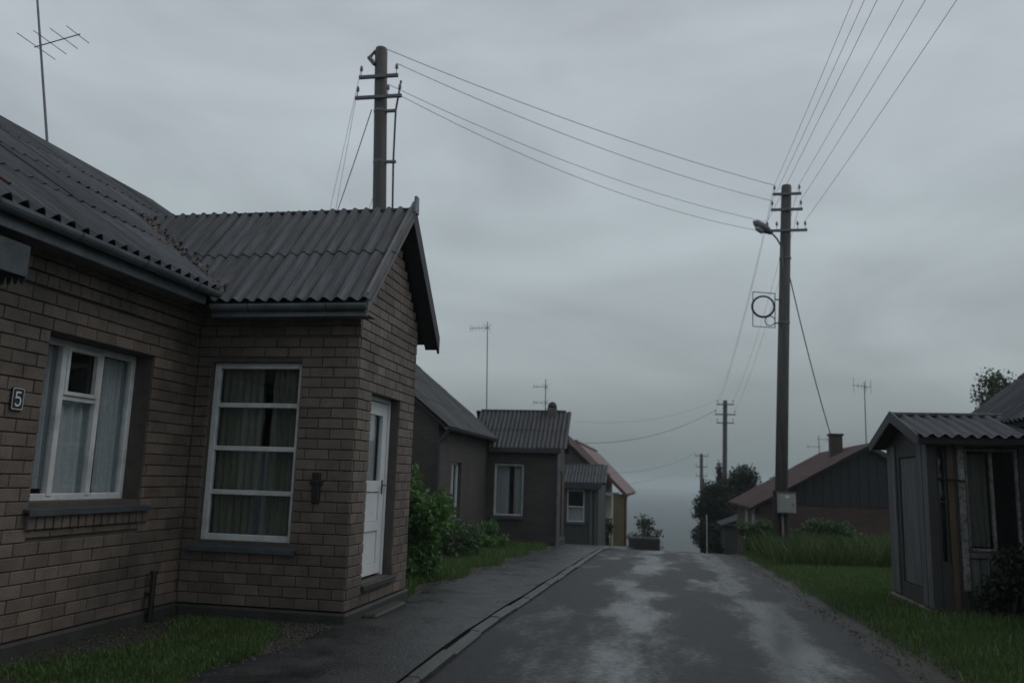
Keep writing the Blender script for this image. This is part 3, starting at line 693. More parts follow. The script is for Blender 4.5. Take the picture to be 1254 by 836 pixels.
def shell(house, x0, x1, y0, y1, z0, z1, wm, ops=None, gables=(), pitch=.8, th=.2, skip=(), over=.25):
    """four walls with openings (ops: {'x1': [(u0,u1,z0,z1)..]}) and gable triangles"""
    ops = ops or {}
    for side in ('x0', 'x1', 'y0', 'y1'):
        if side in skip: continue
        b = MB(); e_ = .003
        if side[0] == 'x':
            xx = (x0, x0 + th) if side == 'x0' else (x1 - th, x1)
            panel(b, y0 + th + e_ if True else y0, y1 - th - e_, z0, z1, ops.get(side, []), lambda b, u0, u1, a, c: b.box(xx[0], xx[1], u0, u1, a, c))
            if side in gables:
                mid = (y0 + y1) / 2; b.prism([(y0 + .004, z1), (y1 - .004, z1), (mid, z1 + pitch * (mid - y0))], (xx[0], 0, 0), (0, 1, 0), (0, 0, 1), (th, 0, 0))
        else:
            yy = (y0, y0 + th) if side == 'y0' else (y1 - th, y1)
            panel(b, x0, x1, z0, z1, ops.get(side, []), lambda b, u0, u1, a, c: b.box(u0, u1, yy[0], yy[1], a, c))
            if side in gables:
                mid = (x0 + x1) / 2; b.prism([(x0 + .004, z1), (x1 - .004, z1), (mid, z1 + pitch * (mid - x0))], (0, yy[0], 0), (1, 0, 0), (0, 0, 1), (0, th, 0))
        b.build('wall', wm, house)

M_RENDER = mat('damp_brown_render', (.11, .095, .082), .8, .35, 2.2, .4, 30, tint=(.06, .055, .05), tscale=.9, tamt=.7)
BW_TAN = brickwork_mat('far_tan_brickwork', (.07, .062, .056), (.055, .049, .045), (.035, .033, .032))
# ---- second house on the left
h2 = thing('brick_house', 'second brown house on the left with corrugated roof and porch chimney', 'house', (-6, 23, g(23)))
w2a = (21.0, 22.1, .42, 1.88)
shell(h2, -12.6, -5.45, 19.6, 27.2, -.5, 2.85, BW_TAN, {'x1': [w2a]}, ('y0', 'y1'), .82)
b = MB(); b.bbox(-12.65, -5.4, 19.55, 27.25, -1.4, -.35, .02); b.bbox(-5.4 + .001, -3.2, 25.45, 27.65, -1.4, -.35, .02); b.build('plinth', M_PLINTH, h2)
window(h2, (-5.45, w2a[0], w2a[2]), (0, 1, 0), (1, 0, 0), 1.1, 1.46, recess=.1, mull=(.55,), curtain=((.05, 1.05, .05, 1.4, M_LACE, .1, 5),))
gable_roof(h2, -12.6, -5.45, 19.6, 25.6, 2.72, .82, 'Y', seg=4)
w2b = (-5.22, -4.28, .35, 1.95)
shell(h2, -5.45 + .003, -3.25, 25.5, 27.6, -.5, 2.5, BW_TAN, {'y0': [w2b], 'x1': [(26.1, 27.0, -.3, 1.75)]}, ('x1',), 1.0, skip=('x0',))
window(h2, (w2b[0], 25.5, w2b[2]), (1, 0, 0), (0, -1, 0), .94, 1.6, recess=.05, fw=.06, curtain=((.03, .45, .05, 1.55, M_LACE, .12, 5), (.6, .92, .05, 1.55, M_LACE, .12, 3)))
gable_roof(h2, -5.8, -3.25, 25.5, 27.6, 2.45, 1.0, 'X', name='porch_roof', seg=4, over=.2)
MB().bbox(-3.32, -3.29, 26.12, 26.98, -.3, 1.74, .005).build('door', M_BROWN, h2)
gutter(h2, (-5.17, 19.3, 2.68), (-5.17, 25.3, 2.68), (1, 0, 0), M_DBARGE)
MB().path([(-5.17, 19.5, 2.62), (-5.3, 19.5, 2.4), (-5.4, 19.5, 2.3), (-5.4, 19.5, -.5)], .045, 8).build('downpipe', M_DBARGE, h2)
MB().bbox(-5.35, -3.1, 25.26, 25.285, 2.3, 2.44, .004).build('fascia', M_DBARGE, h2)
b = MB(); b.bbox(-3.72, -3.42, 26.4, 26.72, 3.3, 3.8, .015); ch = b.build('chimney', mat('chimney_brick', (.12, .1, .095), .8, .3, 6, .4), h2)
MB().lathe([(.15, 0), (.15, .08), (.11, .17), (.05, .21)], (-3.57, 26.56, 3.8), 10).build('chimney_cap', M_PLINTH, ch, smooth=True)
# grey drain pipe and board at the far corner of the porch
MB().path([(-3.2, 25.42, 2.4), (-3.2, 25.42, -.5)], .04, 8).build('downpipe', M_GUTTER, h2)

# ---- third house: grey boarded porch
h3 = thing('boarded_house', 'third house on the left, dark grey boards, small white window', 'house', (-5, 37, -1.2))
M_GBOARD = mat('grey_green_boards', (.05, .055, .055), .7, .3, 4, .3, 20, stretch=(5, 5, .4), tint=(.03, .034, .034))
w3 = (-3.95, -3.22, -.2, 1.1)
shell(h3, -4.75, -2.65, 34.6, 36.2, -1.9, 1.45, M_GBOARD, {'y0': [w3]}, ('x1',), .6)
window(h3, (w3[0], 34.6, w3[2]), (1, 0, 0), (0, -1, 0), .73, 1.3, recess=.04, fw=.05, trans=((.04, .7, .62),), curtain=((.03, .7, .05, .6, M_LACE, .05, 4),))
gable_roof(h3, -4.75, -2.65, 34.6, 36.9, 1.42, .55, 'X', name='porch_roof', seg=4, over=.22)
shell(h3, -8.4, -2.9, 36.203, 43, -1.9, 1.85, M_GBOARD, {}, ('y0', 'y1'), .88)
M_RUST = mat('rusty_brown_sheet', (.068, .036, .033), .55, .35, 4, .3, 30, spec=.3, tint=(.04, .027, .027), tscale=1.2, island=.15)
gable_roof(h3, -8.3, -2.9, 36.2, 42.9, 1.8, .9, 'Y', m=M_RUST, seg=4, over=.22)
for x in (-2.94, -2.74): MB().bbox(x - .05, x + .05, 34.53, 34.598, -1.9, 1.4, .006).build('corner_board', M_WOOD, h3)
MB().bbox(-4.75, -2.5, 34.35, 34.38, 1.15, 1.42, .006).build('fascia', M_DBARGE, h3)

# ---- fourth house: red tiled roof, yellow boarded veranda
h4 = thing('red_roofed_house', 'fourth house on the left with red tile roof and yellow boarded veranda', 'house', (-4, 42, -1.7))
M_RED = mat('wet_red_tile', (.12, .052, .046), .45, .3, 6, .3, 30, tint=(.075, .04, .037), tscale=1.4, island=.25)
M_YEL = mat('yellow_vertical_boards', (.3, .245, .14), .65, .2, 5, .3, 20, stretch=(4, 4, .4), island=.2)
pt = 1.0; e4x, e4z, r4x = -1.9, .85, -4.6; r4z = e4z + pt * (e4x - r4x); Y4, Y5 = 44.0, 58
b = MB(); b.prism([(e4x, e4z - .03), (r4x, r4z - .03), (2 * r4x - e4x, e4z - .03), (2 * r4x - e4x, e4z - .12), (r4x, r4z - .14), (e4x, e4z - .12)], (0, Y4, 0), (1, 0, 0), (0, 0, 1), (0, Y5 - Y4, 0))
rf4 = b.build('roof', mat('dark_red_trim', (.13, .045, .04), .5), h4)
tm = MB(); tm.prism([(0, 0), (.465, 0), (.465, .045), (.24, .075), (0, .045)], (0, 0, 0), (1, 0, 0), (0, 0, 1), (0, .47, .012)); tme = tm.mesh('roof_tile', M_RED)
c4 = math.sqrt(.5); nrow = int((e4x - r4x) / c4 / .44); ncol = int((Y5 - Y4) / .48)
for side in (1, -1):
    ac = Vector((0, side, 0)); up = Vector((-c4 * side, 0, c4)); nm = ac.cross(up); B = Matrix((ac, up, nm)).transposed().to_4x4()
    o0 = Vector((e4x if side > 0 else 2 * r4x - e4x, Y4 if side > 0 else Y5, e4z - .02))
    if side > 0:
        for r_ in range(nrow):
            for k_ in range(ncol):
                if r_ * ncol + k_ >= 290: continue
                ob = link('roof_tile', tme, rf4); ob.matrix_basis = Matrix.Translation(o0 + ac * (k_ * .48) + up * (r_ * .44)) @ B @ Matrix.Rotation(-.03, 4, 'X')
    else:
        b = MB()
        for r_ in range(nrow):
            for k_ in range(ncol):
                T = Matrix.Translation(o0 + ac * (k_ * .48) + up * (r_ * .44)) @ B @ Matrix.Rotation(-.03, 4, 'X')
                b.add([T @ v.co for v in tme.vertices], [list(f.vertices) for f in tme.polygons])
        q = b.build('roof_tiles', M_RED, rf4); q['kind'] = 'stuff'
MB().path([(r4x, Y4, r4z + .03), (r4x, Y5, r4z + .03)], .08, 8).build('ridge_cap', M_RED, rf4)
b = MB(); b.prism([(e4x + .02, e4z + .02), (r4x, r4z + .02), (r4x, r4z - .2), (e4x + .02, e4z - .2)], (0, Y4 - .04, 0), (1, 0, 0), (0, 0, 1), (0, .035, 0)); b.build('bargeboard', mat('oxblood_board', (.12, .04, .035), .5), h4)
b = MB(); b.box(r4x - 2.2, -3.45, Y4 + 1.6, Y5 - .3, -3.2, e4z + .9); b.build('wall', M_YEL, h4)
b = MB(); b.box(-2.6, -2.0, Y4 + .2, Y4 + .22, -3.0, .85); b.box(-2.02, -2.0, Y4 + .22, Y4 + 3, -3.0, .72); b.build('veranda_wall', M_BROWN, h4)
for i in range(5): MB().bbox(-2.61 + i * .12, -2.61 + i * .12 + .1, Y4 + .17, Y4 + .199, -3.0, .93 - .09 * max(0, i - 2), .006).build('board', M_YEL, h4)
for i in range(18): MB().bbox(-1.999, -1.97, Y4 + .24 + i * .15, Y4 + .37 + i * .15, -3.0, .7, .006).build('board', M_YEL, h4)
MB().bbox(-3.45, -2.62, Y4 + .17, Y4 + .22, -.5, -.42, .008).build('rail', M_WOOD, h4)
for i in range(6): MB().bbox(-3.42 + i * .14, -3.35 + i * .14, Y4 + .18, Y4 + .2, -2.2, -.505, .006).build('baluster', M_WOOD, h4)
MB().bbox(-3.5, -3.38, Y4 + .16, Y4 + .28, -3.0, 2.2, .008).build('veranda_post', M_WOOD, h4)
MB().box(-3.38, -2.6, Y4 + .2, Y4 + .24, .78, .92).build('veranda_beam', M_WHITE, h4)
MB().path([(-1.86, Y4 + .1, .8), (-1.9, Y4 + .1, .64), (-1.94, Y4 + .12, .56), (-1.94, Y4 + .12, -3.0)], .04, 8).build('downpipe', M_DBARGE, h4)
gutter(h4, (e4x + .05, Y4 - .05, e4z - .05), (e4x + .05, Y5, e4z - .05), (1, 0, 0), M_DBARGE)

# ---- near right house: mirrored porch with glazed side
r1 = thing('weathered_house', 'near right house with sagging corrugated porch roof and peeling window posts', 'house', (5, 12.5, 0))
gx, ry0, ry1 = 3.3, 11.2, 13.1
ops = {'y0': [(3.40, 3.50, .62, 2.06), (3.72, 4.34, .78, 2.04)], 'x0': [(11.75, 12.55, .25, 1.95)]}
shell(r1, gx, 4.877, ry0, ry1, .05, 2.14, mat('dark_grey_boards', (.038, .04, .042), .7, .3, 5, .3, 20, stretch=(5, 5, .4), tint=(.022, .023, .023)), ops, ('x0',), .4, th=.1)
b = MB(); b.bbox(gx - .04, 4.87, ry0 - .04, ry1 + .04, -.35, .045, .02); b.build('plinth', mat('brown_fieldstone', (.13, .095, .075), .75, .4, 5, .6, 20), r1)
rfR, rzR, _ = gable_roof(r1, gx, 6.2, ry0, ry1, 2.17, .3, 'X', over=.24, name='porch_roof', seg=6, lam=.15)
window(r1, (3.72, ry0, .78), (1, 0, 0), (0, -1, 0), .62, 1.26, recess=.03, fw=.035, mull=(.31,), curtain=((.03, .3, .05, 1.2, M_CURT, .1, 4),), sill=False, fm=M_PEEL)
window(r1, (3.40, ry0, .62), (1, 0, 0), (0, -1, 0), .10, 1.44, recess=.03, fw=.018, trans=((.0, .1, .75),), sill=False, fm=M_WOOD, name='side_light')
MB().bbox(3.62, 3.70, ry0 - .05, ry0 - .002, .3, 2.1, .008).build('window_post', M_PEEL, r1, label='pale post with flaking white paint')
MB().bbox(3.505, 3.58, ry0 - .03, ry0 - .002, .06, 2.1, .006).build('brown_board', M_BROWN, r1)
MB().bbox(3.27, 3.38, ry0 - .03, ry0 - .002, .06, 2.12, .006).build('corner_board', M_DBARGE, r1)
MB().bbox(3.71, 4.6, ry0 - .045, ry0 - .002, .70, .76, .006).build('window_ledge', M_WOOD, r1)
MB().bbox(3.71, 4.6, ry0 - .03, ry0 - .002, 2.045, 2.13, .006).build('head_board', M_WOOD, r1)
for i in range(8): MB().bbox(3.715 + i * .112, 3.715 + i * .112 + .1, ry0 - .02 - .004 * (i % 2), ry0 - .001, .08, .69, .005).build('board', M_WOOD, r1)
for i in range(9):
    a = 11.22 + i * .21
    if not 11.6 < a < 12.5: MB().bbox(gx - .022 - .004 * (i % 2), gx - .001, a, a + .19, .07, 2.12, .005).build('board', M_WOOD, r1)
MB().bbox(gx + .02, gx + .06, 11.76, 12.54, .26, 1.94, .006).build('door', M_WOOD, r1)
MB().tube((3.36, ry0 - .09, 1.66), (3.68, ry0 - .09, 1.63), .013, n=6).build('iron_bar', M_BLACK, r1)
for s in (-1, 1):
    mid = (ry0 + ry1) / 2; ye = mid + s * (mid - ry0 + .26)
    MB().prism([(mid, rzR + .05), (ye, 2.19), (ye, 2.05), (mid, rzR - .1)], (gx - .2, 0, 0), (0, 1, 0), (0, 0, 1), (.025, 0, 0)).build('bargeboard', M_DBARGE, r1)
MB().bbox(gx - .16, 6.2, ry0 - .2, ry0 - .175, 2.07, 2.17, .005).build('fascia', M_DBARGE, r1)
shell(r1, 4.88, 10.5, 6.5, 13.6, .05, 2.5, BW_TAN, {}, ('y0', 'y1'), .78)
gable_roof(r1, 4.88, 10.5, 6.5, 13.6, 2.42, .8, 'Y', seg=6, over=.45)

# ---- second right house: dark brick gable, rusty red roof
r2 = thing('dark_brick_house', 'dark gabled brick house with rusty brown roof behind the right utility pole', 'house', (6.4, 32, -.5))
BW_RED = brickwork_mat('dark_red_brickwork', (.085, .05, .043), (.068, .04, .036), (.035, .03, .029))
e2z = .8
shell(r2, 3.05, 9.85, 28.1, 36, -1.4, .95, BW_RED, {'x0': [(29.2, 30.2, -.35, .75), (31.6, 32.6, -.35, .75)]}, (), .58)
for y in (28.1, 35.8):
    b = MB(); b.prism([(3.06, .95), (9.84, .95), (6.45, .95 + .57 * 3.39)], (0, y, 0), (1, 0, 0), (0, 0, 1), (0, .2, 0)); b.build('gable', mat('tarred_gable_boards', (.022, .023, .026), .7, .3, 5, .3, 20), r2)
for i in range(24):
    x = 3.1 + i * .28; zt = .95 + .57 * min(x - 3.05, 9.85 - x - .26) - .03
    if zt > 1.0: MB().box(x, x + .262, 28.07, 28.098, .93, zt).build('gable_board', MATS['tarred_gable_boards'], r2)
gable_roof(r2, 3.05, 9.85, 28.1, 36, e2z, .57, 'Y', m=M_RUST, seg=4, over=.3, lam=.2, W=1.2)
b = MB(); b.bbox(5.75, 6.15, 30.2, 30.6, 1.9, 3.3, .02); ch = b.build('chimney', mat('sooty_brick', (.06, .045, .042), .8, .3, 6, .5), r2)
MB().bbox(5.71, 6.19, 30.16, 30.64, 3.3, 3.38, .015).build('chimney_cap', M_PLINTH, ch)
for y in (29.2, 31.6): window(r2, (3.05, y + 1, -.35), (0, -1, 0), (-1, 0, 0), 1.0, 1.1, recess=.0, mull=(.5,), fw=.08)
for s, xe in ((-1, 2.74), (1, 10.16)):
    MB().prism([(6.45, .8 + .57 * 3.7 + .03), (xe, .83), (xe, .68), (6.45, .8 + .57 * 3.7 - .13)], (0, 27.87, 0), (1, 0, 0), (0, 0, 1), (0, .028, 0)).build('bargeboard', M_DBARGE, r2)

# ---- low shed further down on the right
r3 = thing('shed', 'low dark shed with pale eaves board below the trees on the right', 'shed', (3.9, 42, -2.2))
shell(r3, 2.9, 6.0, 41, 44, -3.2, -.35, M_GBOARD, {}, ('y0', 'y1'), .4)
gable_roof(r3, 2.9, 6.0, 41, 44, -.4, .4, 'Y', seg=4, over=.2)
MB().bbox(2.7, 6.2, 40.8, 40.83, -.4, -.3, .005).build('eaves_board', M_WOOD, r3)

# ------------------------------------------------------------------ low wall and shrub on the crest
lw = tag(MB().bbox(-1.36, -.12, 33.7, 34.3, -2.0, -.66, .05).build('low_wall', M_PLINTH), 'low dark concrete wall at the crest below the small shrub', 'wall')

# ------------------------------------------------------------------ vegetation
def leaf_cloud(n, blobs, size, up=.3):
    """leaf-sized rhombi spread through ellipsoid blobs [(centre, radii)]"""
    b = MB(); vs_ = []; fs = []
    wts = np.array([r[0] * r[1] * r[2] for _, r in blobs]) ** .7; wts /= wts.sum()
    idx = rng.choice(len(blobs), n, p=wts)
    for k in idx:
        c, r = blobs[k]; d = rng.normal(size=3); d /= np.linalg.norm(d); rad = rng.random() ** .45
        p = np.array(c) + d * np.array(r) * rad
        a = rng.normal(size=3); a[2] -= up; a /= np.linalg.norm(a); t = np.cross(a, rng.normal(size=3)); t /= np.linalg.norm(t) + 1e-9
        s = size * rng.uniform(.6, 1.4); o = len(vs_); nn = np.cross(a, t) * s * .12
        vs_ += [tuple(p), tuple(p + a * s * .5 + t * s * .32 + nn), tuple(p + a * s), tuple(p + a * s * .5 - t * s * .32 + nn)]
        fs.append((o, o + 1, o + 2, o + 3))
    me = bpy.data.meshes.new('leaves'); me.from_pydata(vs_, [], fs); return me
def plant(name, label, cat, loc, h, rx, ry_, n, size, m, stems=6, trunk=0, group=None, blobs_n=14, shape='round', tr=.05):
    t = thing(name, label, cat, loc, group); x, y, z = loc; blobs = []; st = MB()
    for i in range(blobs_n):
        f = (i + .5) / blobs_n
        if shape == 'cone':
            zz = trunk + (h - trunk) * f; rr = (1 - f) * .9 + .1; a = rng.random() * 6.28; q = rng.random() * .55 * rr
            c = (x + rx * q * math.cos(a), y + ry_ * q * math.sin(a), z + zz); r = (rx * .55 * rr + .1, ry_ * .55 * rr + .1, (h - trunk) * .1)
        else:
            a = i * 2.4; zz = trunk + (h - trunk) * (.12 + .8 * rng.random()); env = math.sin(math.pi * min(.95, max(.12, (zz - trunk) / (h - trunk) * .8 + .15)))
            q = .75 * env * math.sqrt(rng.random()); c = (x + rx * q * math.cos(a), y + ry_ * q * math.sin(a), z + zz)
            k = rng.uniform(.2, .42); r = (rx * k, ry_ * k, (h - trunk) * k * .5)
        blobs.append((c, r))
    if trunk:
        top = Vector((x + rng.normal() * .1, y, z + h * .8)); st.path([(x, y, z - .2), (x + .05, y, z + trunk), top], tr, 7, tr * .3)
        for c, r in blobs: st.path([(x + .03, y, z + min(trunk + (c[2] - z - trunk) * .3, h * .6)), ((x + c[0]) / 2, (y + c[1]) / 2, (z + trunk + c[2]) / 2 + .1), c], tr * .35, 5, .006)
        st.build('trunk', M_BARK, t, smooth=True)
    else:
        for c, r in blobs: st.path([(x + rng.normal() * rx * .12, y + rng.normal() * ry_ * .12, z - .05), ((x + c[0]) / 2, (y + c[1]) / 2, z + (c[2] - z) * .6), (c[0], c[1], c[2] + r[2])], .012, 5, .004)
        st.build('stems', M_BARK, t, smooth=True)
    me = leaf_cloud(n, blobs, size); me.materials.append(m)
    link('crown' if trunk else 'foliage', me, t)
    return t
plant('leafy_bush', 'bright green leafy bush at the far corner of the near brick porch', 'bush', (-3.75, 12.4, zg(-3.75, 12.4)), 1.75, .6, .8, 3200, .1, LEAF_BRIGHT, blobs_n=18)
plant('low_bush', 'low dark green bush against the second house wall', 'bush', (-4.5, 17.2, zg(-4.5, 17.2)), .95, .8, 1.2, 2000, .09, LEAF_MID, blobs_n=16)
plant('low_bush', 'small yellowish green bush beneath the second house window', 'bush', (-4.5, 21.5, zg(-4.5, 21.5)), .8, .6, .9, 1500, .08, LEAF_BRIGHT)
plant('dark_bush', 'dark evergreen bush in front of the yellow boarded veranda', 'bush', (-3.0, 43.6, -1.9), 1.6, .45, .4, 2600, .08, LEAF_DARK, blobs_n=18)
plant('crest_shrub', 'small feathery shrub behind the low wall at the crest', 'shrub', (-.72, 34.7, -1.5), 1.65, .85, .6, 1500, .1, LEAF_TREE, blobs_n=22)
plant('garden_tree', 'small leafed tree rising behind the near right house roof', 'tree', (11.3, 30, -.4), 6.1, 1.35, 1.4, 5200, .12, LEAF_TREE, trunk=1.8, tr=.1, blobs_n=26)
for i, (x, y, h, rx, n, nm, m, tk_, shp) in enumerate((
        (2.7, 45.5, 4.0, 1.5, 6000, 'dark rounded tree left of the shed down the street', LEAF_DARK, .8, 'round'),
        (4.3, 47.5, 5.2, 1.9, 8000, 'broad dark tree behind the shed down the street', LEAF_DARK, .9, 'round'),
        (6.4, 46.5, 4.9, 1.7, 6500, 'dark tree between the shed and the brick house', LEAF_DARK, .9, 'round'),
        (3.4, 52, 6.0, 1.1, 4000, 'pointed dark conifer standing above the other trees', LEAF_DARK, .8, 'cone'))):
    plant('dark_tree' if shp == 'round' else 'conifer', nm, 'tree', (x, y, zg(x, y)), h, rx, rx, int(n * 2.2), .13, m, trunk=tk_, tr=.12, blobs_n=44, group='trees down the street on the right', shape=shp)
plant('roadside_bush', 'dark spiky bush on the right edge of the crest', 'bush', (2.15, 41.0, -2.3), 2.1, .8, .8, 2600, .13, LEAF_DARK, blobs_n=20)
plant('roadside_bush', 'green bush left of the right utility pole foot', 'bush', (2.85, 25.8, zg(2.85, 25.8)), 1.1, .8, .8, 2200, .1, LEAF_MID, blobs_n=18)
plant('roadside_bush', 'wide green weed bush right of the utility pole foot', 'bush', (4.4, 24.6, zg(4.4, 24.6)), 1.0, 1.2, .8, 2600, .1, LEAF_MID, blobs_n=20)
plant('garden_bush', 'black-green bush under the near right house window', 'bush', (4.1, 10.75, zg(4.1, 10.75)), .82, .75, .35, 2600, .07, LEAF_DARK, blobs_n=20)
plant('garden_bush', 'dark bush at the right edge beside the near right house', 'bush', (4.75, 10.2, zg(4.75, 10.2)), .75, .6, .4, 2000, .07, LEAF_DARK, blobs_n=16)

def grass(label, n, sampler, hmin, hmax, m):
    P = np.array([sampler() for _ in range(n)]); h = rng.uniform(hmin, hmax, n); a = rng.uniform(0, 6.283, n)
    wv = np.stack([np.cos(a), np.sin(a), np.zeros(n)], 1) * (.004 + .018 * h)[:, None]
    ln = rng.normal(size=(n, 3)) * .35; ln[:, 2] = 1; tip = P + ln * h[:, None]; md = P + ln * h[:, None] * .5; md[:, 2] += h * .05
    V = np.stack([P - wv, P + wv, md + wv * .7, md - wv * .7, tip], 1).reshape(-1, 3)
    i = np.arange(n) * 5
    F = [(k, k + 1, k + 2, k + 3) for k in i] + [(k + 3, k + 2, k + 4) for k in i]
    me = bpy.data.meshes.new('grass'); me.from_pydata(V.tolist(), [], F); me.materials.append(m)
    o = link('grass', me); tag(o, label, 'grass', kind='stuff')
def samp(x0, x1, y0, y1, pw=1., edge=None):
    def f():
        while True:
            y = y0 + (y1 - y0) * rng.random() ** pw; x = rng.uniform(x0, x1)
            if edge and not edge(x, y): continue
            return (x, y, zg(x, y) - .005)
    return f
patch = lambda x, y: math.sin(x * 2.1 + 1) * math.sin(y * 1.7) + .5 * math.sin(x * 5 + y * 3) > -.75 + rng.random() * .6
grass('short wet lawn in front of the near brick house', 42000, samp(-4.6, -3.0, 3.2, 7.6, 1, lambda x, y: patch(x, y) and x > -4.5 + .25 * math.sin(y * 2.2) + .2 * rng.random() and x < -3.15 + .12 * math.sin(y * 3) - max(0, y - 6.4) * .35), .02, .07, LEAF_GRASS)
grass('grass strip beside the left pavement past the porch', 30000, samp(-5.3, -3.05, 9.9, 25, 1.5, lambda x, y: x < -3.3 + .15 * math.sin(y * 2)), .05, .17, LEAF_GRASS)
grass('grass verge along the right side of the road', 90000, samp(2.15, 5.2, 4.5, 27, 1.6, lambda x, y: x - 2.14 + .1 * math.sin(y * 2.3) > rng.random() ** 2 * .4 and not (x > 3.2 and y > 11.1 and y < 13.2)), .03, .13, LEAF_GRASS)
grass('tall weeds around the foot of the right utility pole', 9000, samp(2.5, 7, 19, 27.6), .25, .75, leaf_mat('weed_blade', (.055, .085, .028)))

def gravel(label, n, fn, r0, r1):
    b = MB()
    for _ in range(n):
        x, y = fn(); r = random.uniform(r0, r1); z = max(zg(x, y), g(y) + .0) + r * .15; a = random.random() * 6.28; q = random.uniform(.6, 1.3)
        vs_ = [(x + r * q * math.cos(a + k * 1.571) * random.uniform(.7, 1.2), y + r * math.sin(a + k * 1.571) * random.uniform(.7, 1.2), z) for k in range(4)]
        b.add(vs_ + [(x + random.uniform(-.3, .3) * r, y + random.uniform(-.3, .3) * r, z + r * random.uniform(.5, .9))], [(0, 1, 4), (1, 2, 4), (2, 3, 4), (3, 0, 4)])
    tag(b.build('gravel', mat('wet_gravel', (.03, .027, .023), .5, .4, 9, 0, island=.6, spec=.3)), label, 'gravel', kind='stuff')
gravel('wet gravel along the right road edge', 5200, lambda: (lambda y: (random.gauss(2.24, .13) + bend(y), y))(5 + 23 * random.random() ** 1.6), .006, .022)
gravel('gravelly bare soil between the lawn, the brick house and the pavement', 5200, lambda: random.choice(((random.uniform(-4.8, -4.15), random.uniform(3.5, 7.75)), (random.gauss(-3.35, .2), random.uniform(4, 8.0)), (random.uniform(-4.1, -3.1), random.uniform(6.6, 7.75)), (random.gauss(-3.25, .1), random.uniform(9.8, 22)))), .006, .02)

# ------------------------------------------------------------------ utility poles, lamp, wires
def insulator(par, p, m=None):
    x, y, z = p; b = MB(); b.tube((x, y, z - .12), (x, y, z), .008, n=5)
    b.lathe([(.02, 0), (.036, .02), (.028, .04), (.036, .06), (.022, .1), (.012, .12)], (x, y, z), 8); return b.build('insulator', m or M_PORC, par, smooth=True)
def pole(label, base, top, r0, r1, arms, group='utility poles'):
    t = thing('utility_pole', label, 'utility pole', base, group); base, top = Vector(base), Vector(top)
    b = MB(); b.path([base - Vector((0, 0, .5)), base.lerp(top, .5), top, top + Vector((0, 0, .05))], r0, 12, r1); b.build('shaft', M_POLE, t, smooth=True)
    pts = []
    for zz, x0, x1, xs_ in arms:
        c = base.lerp(top, (zz - base.z) / (top.z - base.z)); yy = c.y - r1 - .03
        arm = MB().bbox(c.x + x0, c.x + x1, yy - .03, yy + .03, zz - .035, zz + .035, .006).build('crossarm', M_METAL, t)
        for q in xs_: insulator(arm, (c.x + q, yy, zz + .14)); pts.append(Vector((c.x + q, yy, zz + .26)))
    return t, pts
rp, rpts = pole('right utility pole with street lamp and grey meter box', (2.98, 22.8, zg(2.98, 22.8)), (3.4, 22.8, 9.75), .17, .12,
    [(9.5, -.38, .38, (-.33, .33)), (9.05, -.42, .42, (-.38, .38)), (8.45, -.55, .55, (-.5, -.25, .3, .5))])
lp, lpts = pole('tall utility pole rising behind the near brick house porch roof', (-5.28, 15, zg(-5.3, 15)), (-5.77, 15, 10.2), .155, .115,
    [(9.55, -.42, .42, (-.38, .38)), (9.1, -.5, .5, (-.45, .2, .45))])
f1, fp1 = pole('hazy utility pole above the trees down the street', (3.45, 50, -3.4), (3.64, 50, 6.4), .16, .11, [(6.2, -.5, .5, (-.45, .45)), (5.6, -.6, .6, (-.55, .55)), (5.1, -.5, .5, (-.45, .45))])
f2, fp2 = pole('farthest utility pole, a small dark post near the water horizon', (3.3, 75, -6.6), (3.35, 75, 4.1), .17, .13, [(3.95, -.6, .6, (-.55, .55)), (3.0, -.5, .5, (-.45, .45)), (2.2, -.5, .5, (-.45, .45))])
# far pole prop
MB().path([(4.3, 75, -6.6), (3.45, 75, 2.0)], .14, 8).build('brace', M_POLE, f2)
# bands and clips on the left pole, with its vertical cable
for zz in (8.85, 7.75):
    c = Vector((-5.28, 15, -.15)).lerp(Vector((-5.77, 15, 10.2)), (zz + .15) / 10.35)
    b = MB(); b.tube(c - Vector((0, 0, .03)), c + Vector((0, 0, .03)), .14, n=12); b.box(c.x + .1, c.x + .34, 14.96, 15.02, zz - .03, zz + .02); b.build('band', M_METAL, lp)
MB().path([(-5.3, 15, 9.5), (-5.38, 15, 8.85), (-5.37, 15, 7.75), (-5.32, 15, 6.5), (-5.25, 15, 3)], .022, 6).build('riser_cable', M_WIRE, lp)
MB().path([(-5.72, 15, 10.0), (-5.9, 14.95, 10.15), (-5.98, 14.9, 10.0), (-5.85, 14.9, 9.85)], .05, 7).build('pole_bracket', M_METAL, lp)
# right pole: foot stub, conduit, bands
b = MB(); b.path([(2.9, 22.66, -.6), (2.93, 22.68, 1.4)], .1, 8); b.path([(3.12, 22.66, -.6), (3.14, 22.68, 1.4)], .1, 8); b.build('foot_stub', mat('old_creosote', (.03, .025, .022), .8), rp)
MB().tube((3.05, 22.55, -.5), (3.05, 22.55, .85), .03, n=8).build('conduit', mat('pale_conduit', (.22, .2, .16), .5), rp)
for zz in (5.9, 7.7, .1): 
    c = Vector((2.98, 22.8, -.44)).lerp(Vector((3.4, 22.8, 9.75)), (zz + .44) / 10.19); MB().tube(c - Vector((0, 0, .03)), c + Vector((0, 0, .03)), .185 if zz < 1 else .16, n=12).build('band', M_METAL, rp)
mb = thing('meter_box', 'grey metal meter box fixed to the foot of the right utility pole', 'box', (3.14, 22.5, .82))
MB().bbox(2.92, 3.36, 22.36, 22.58, .82, 1.34, .012).build('case', mat('pale_grey_enamel', (.3, .32, .3), .45, .15, 4, .1), mb)
MB().bbox(2.945, 3.335, 22.345, 22.358, .845, 1.3, .008).build('lid', MATS['pale_grey_enamel'], mb)
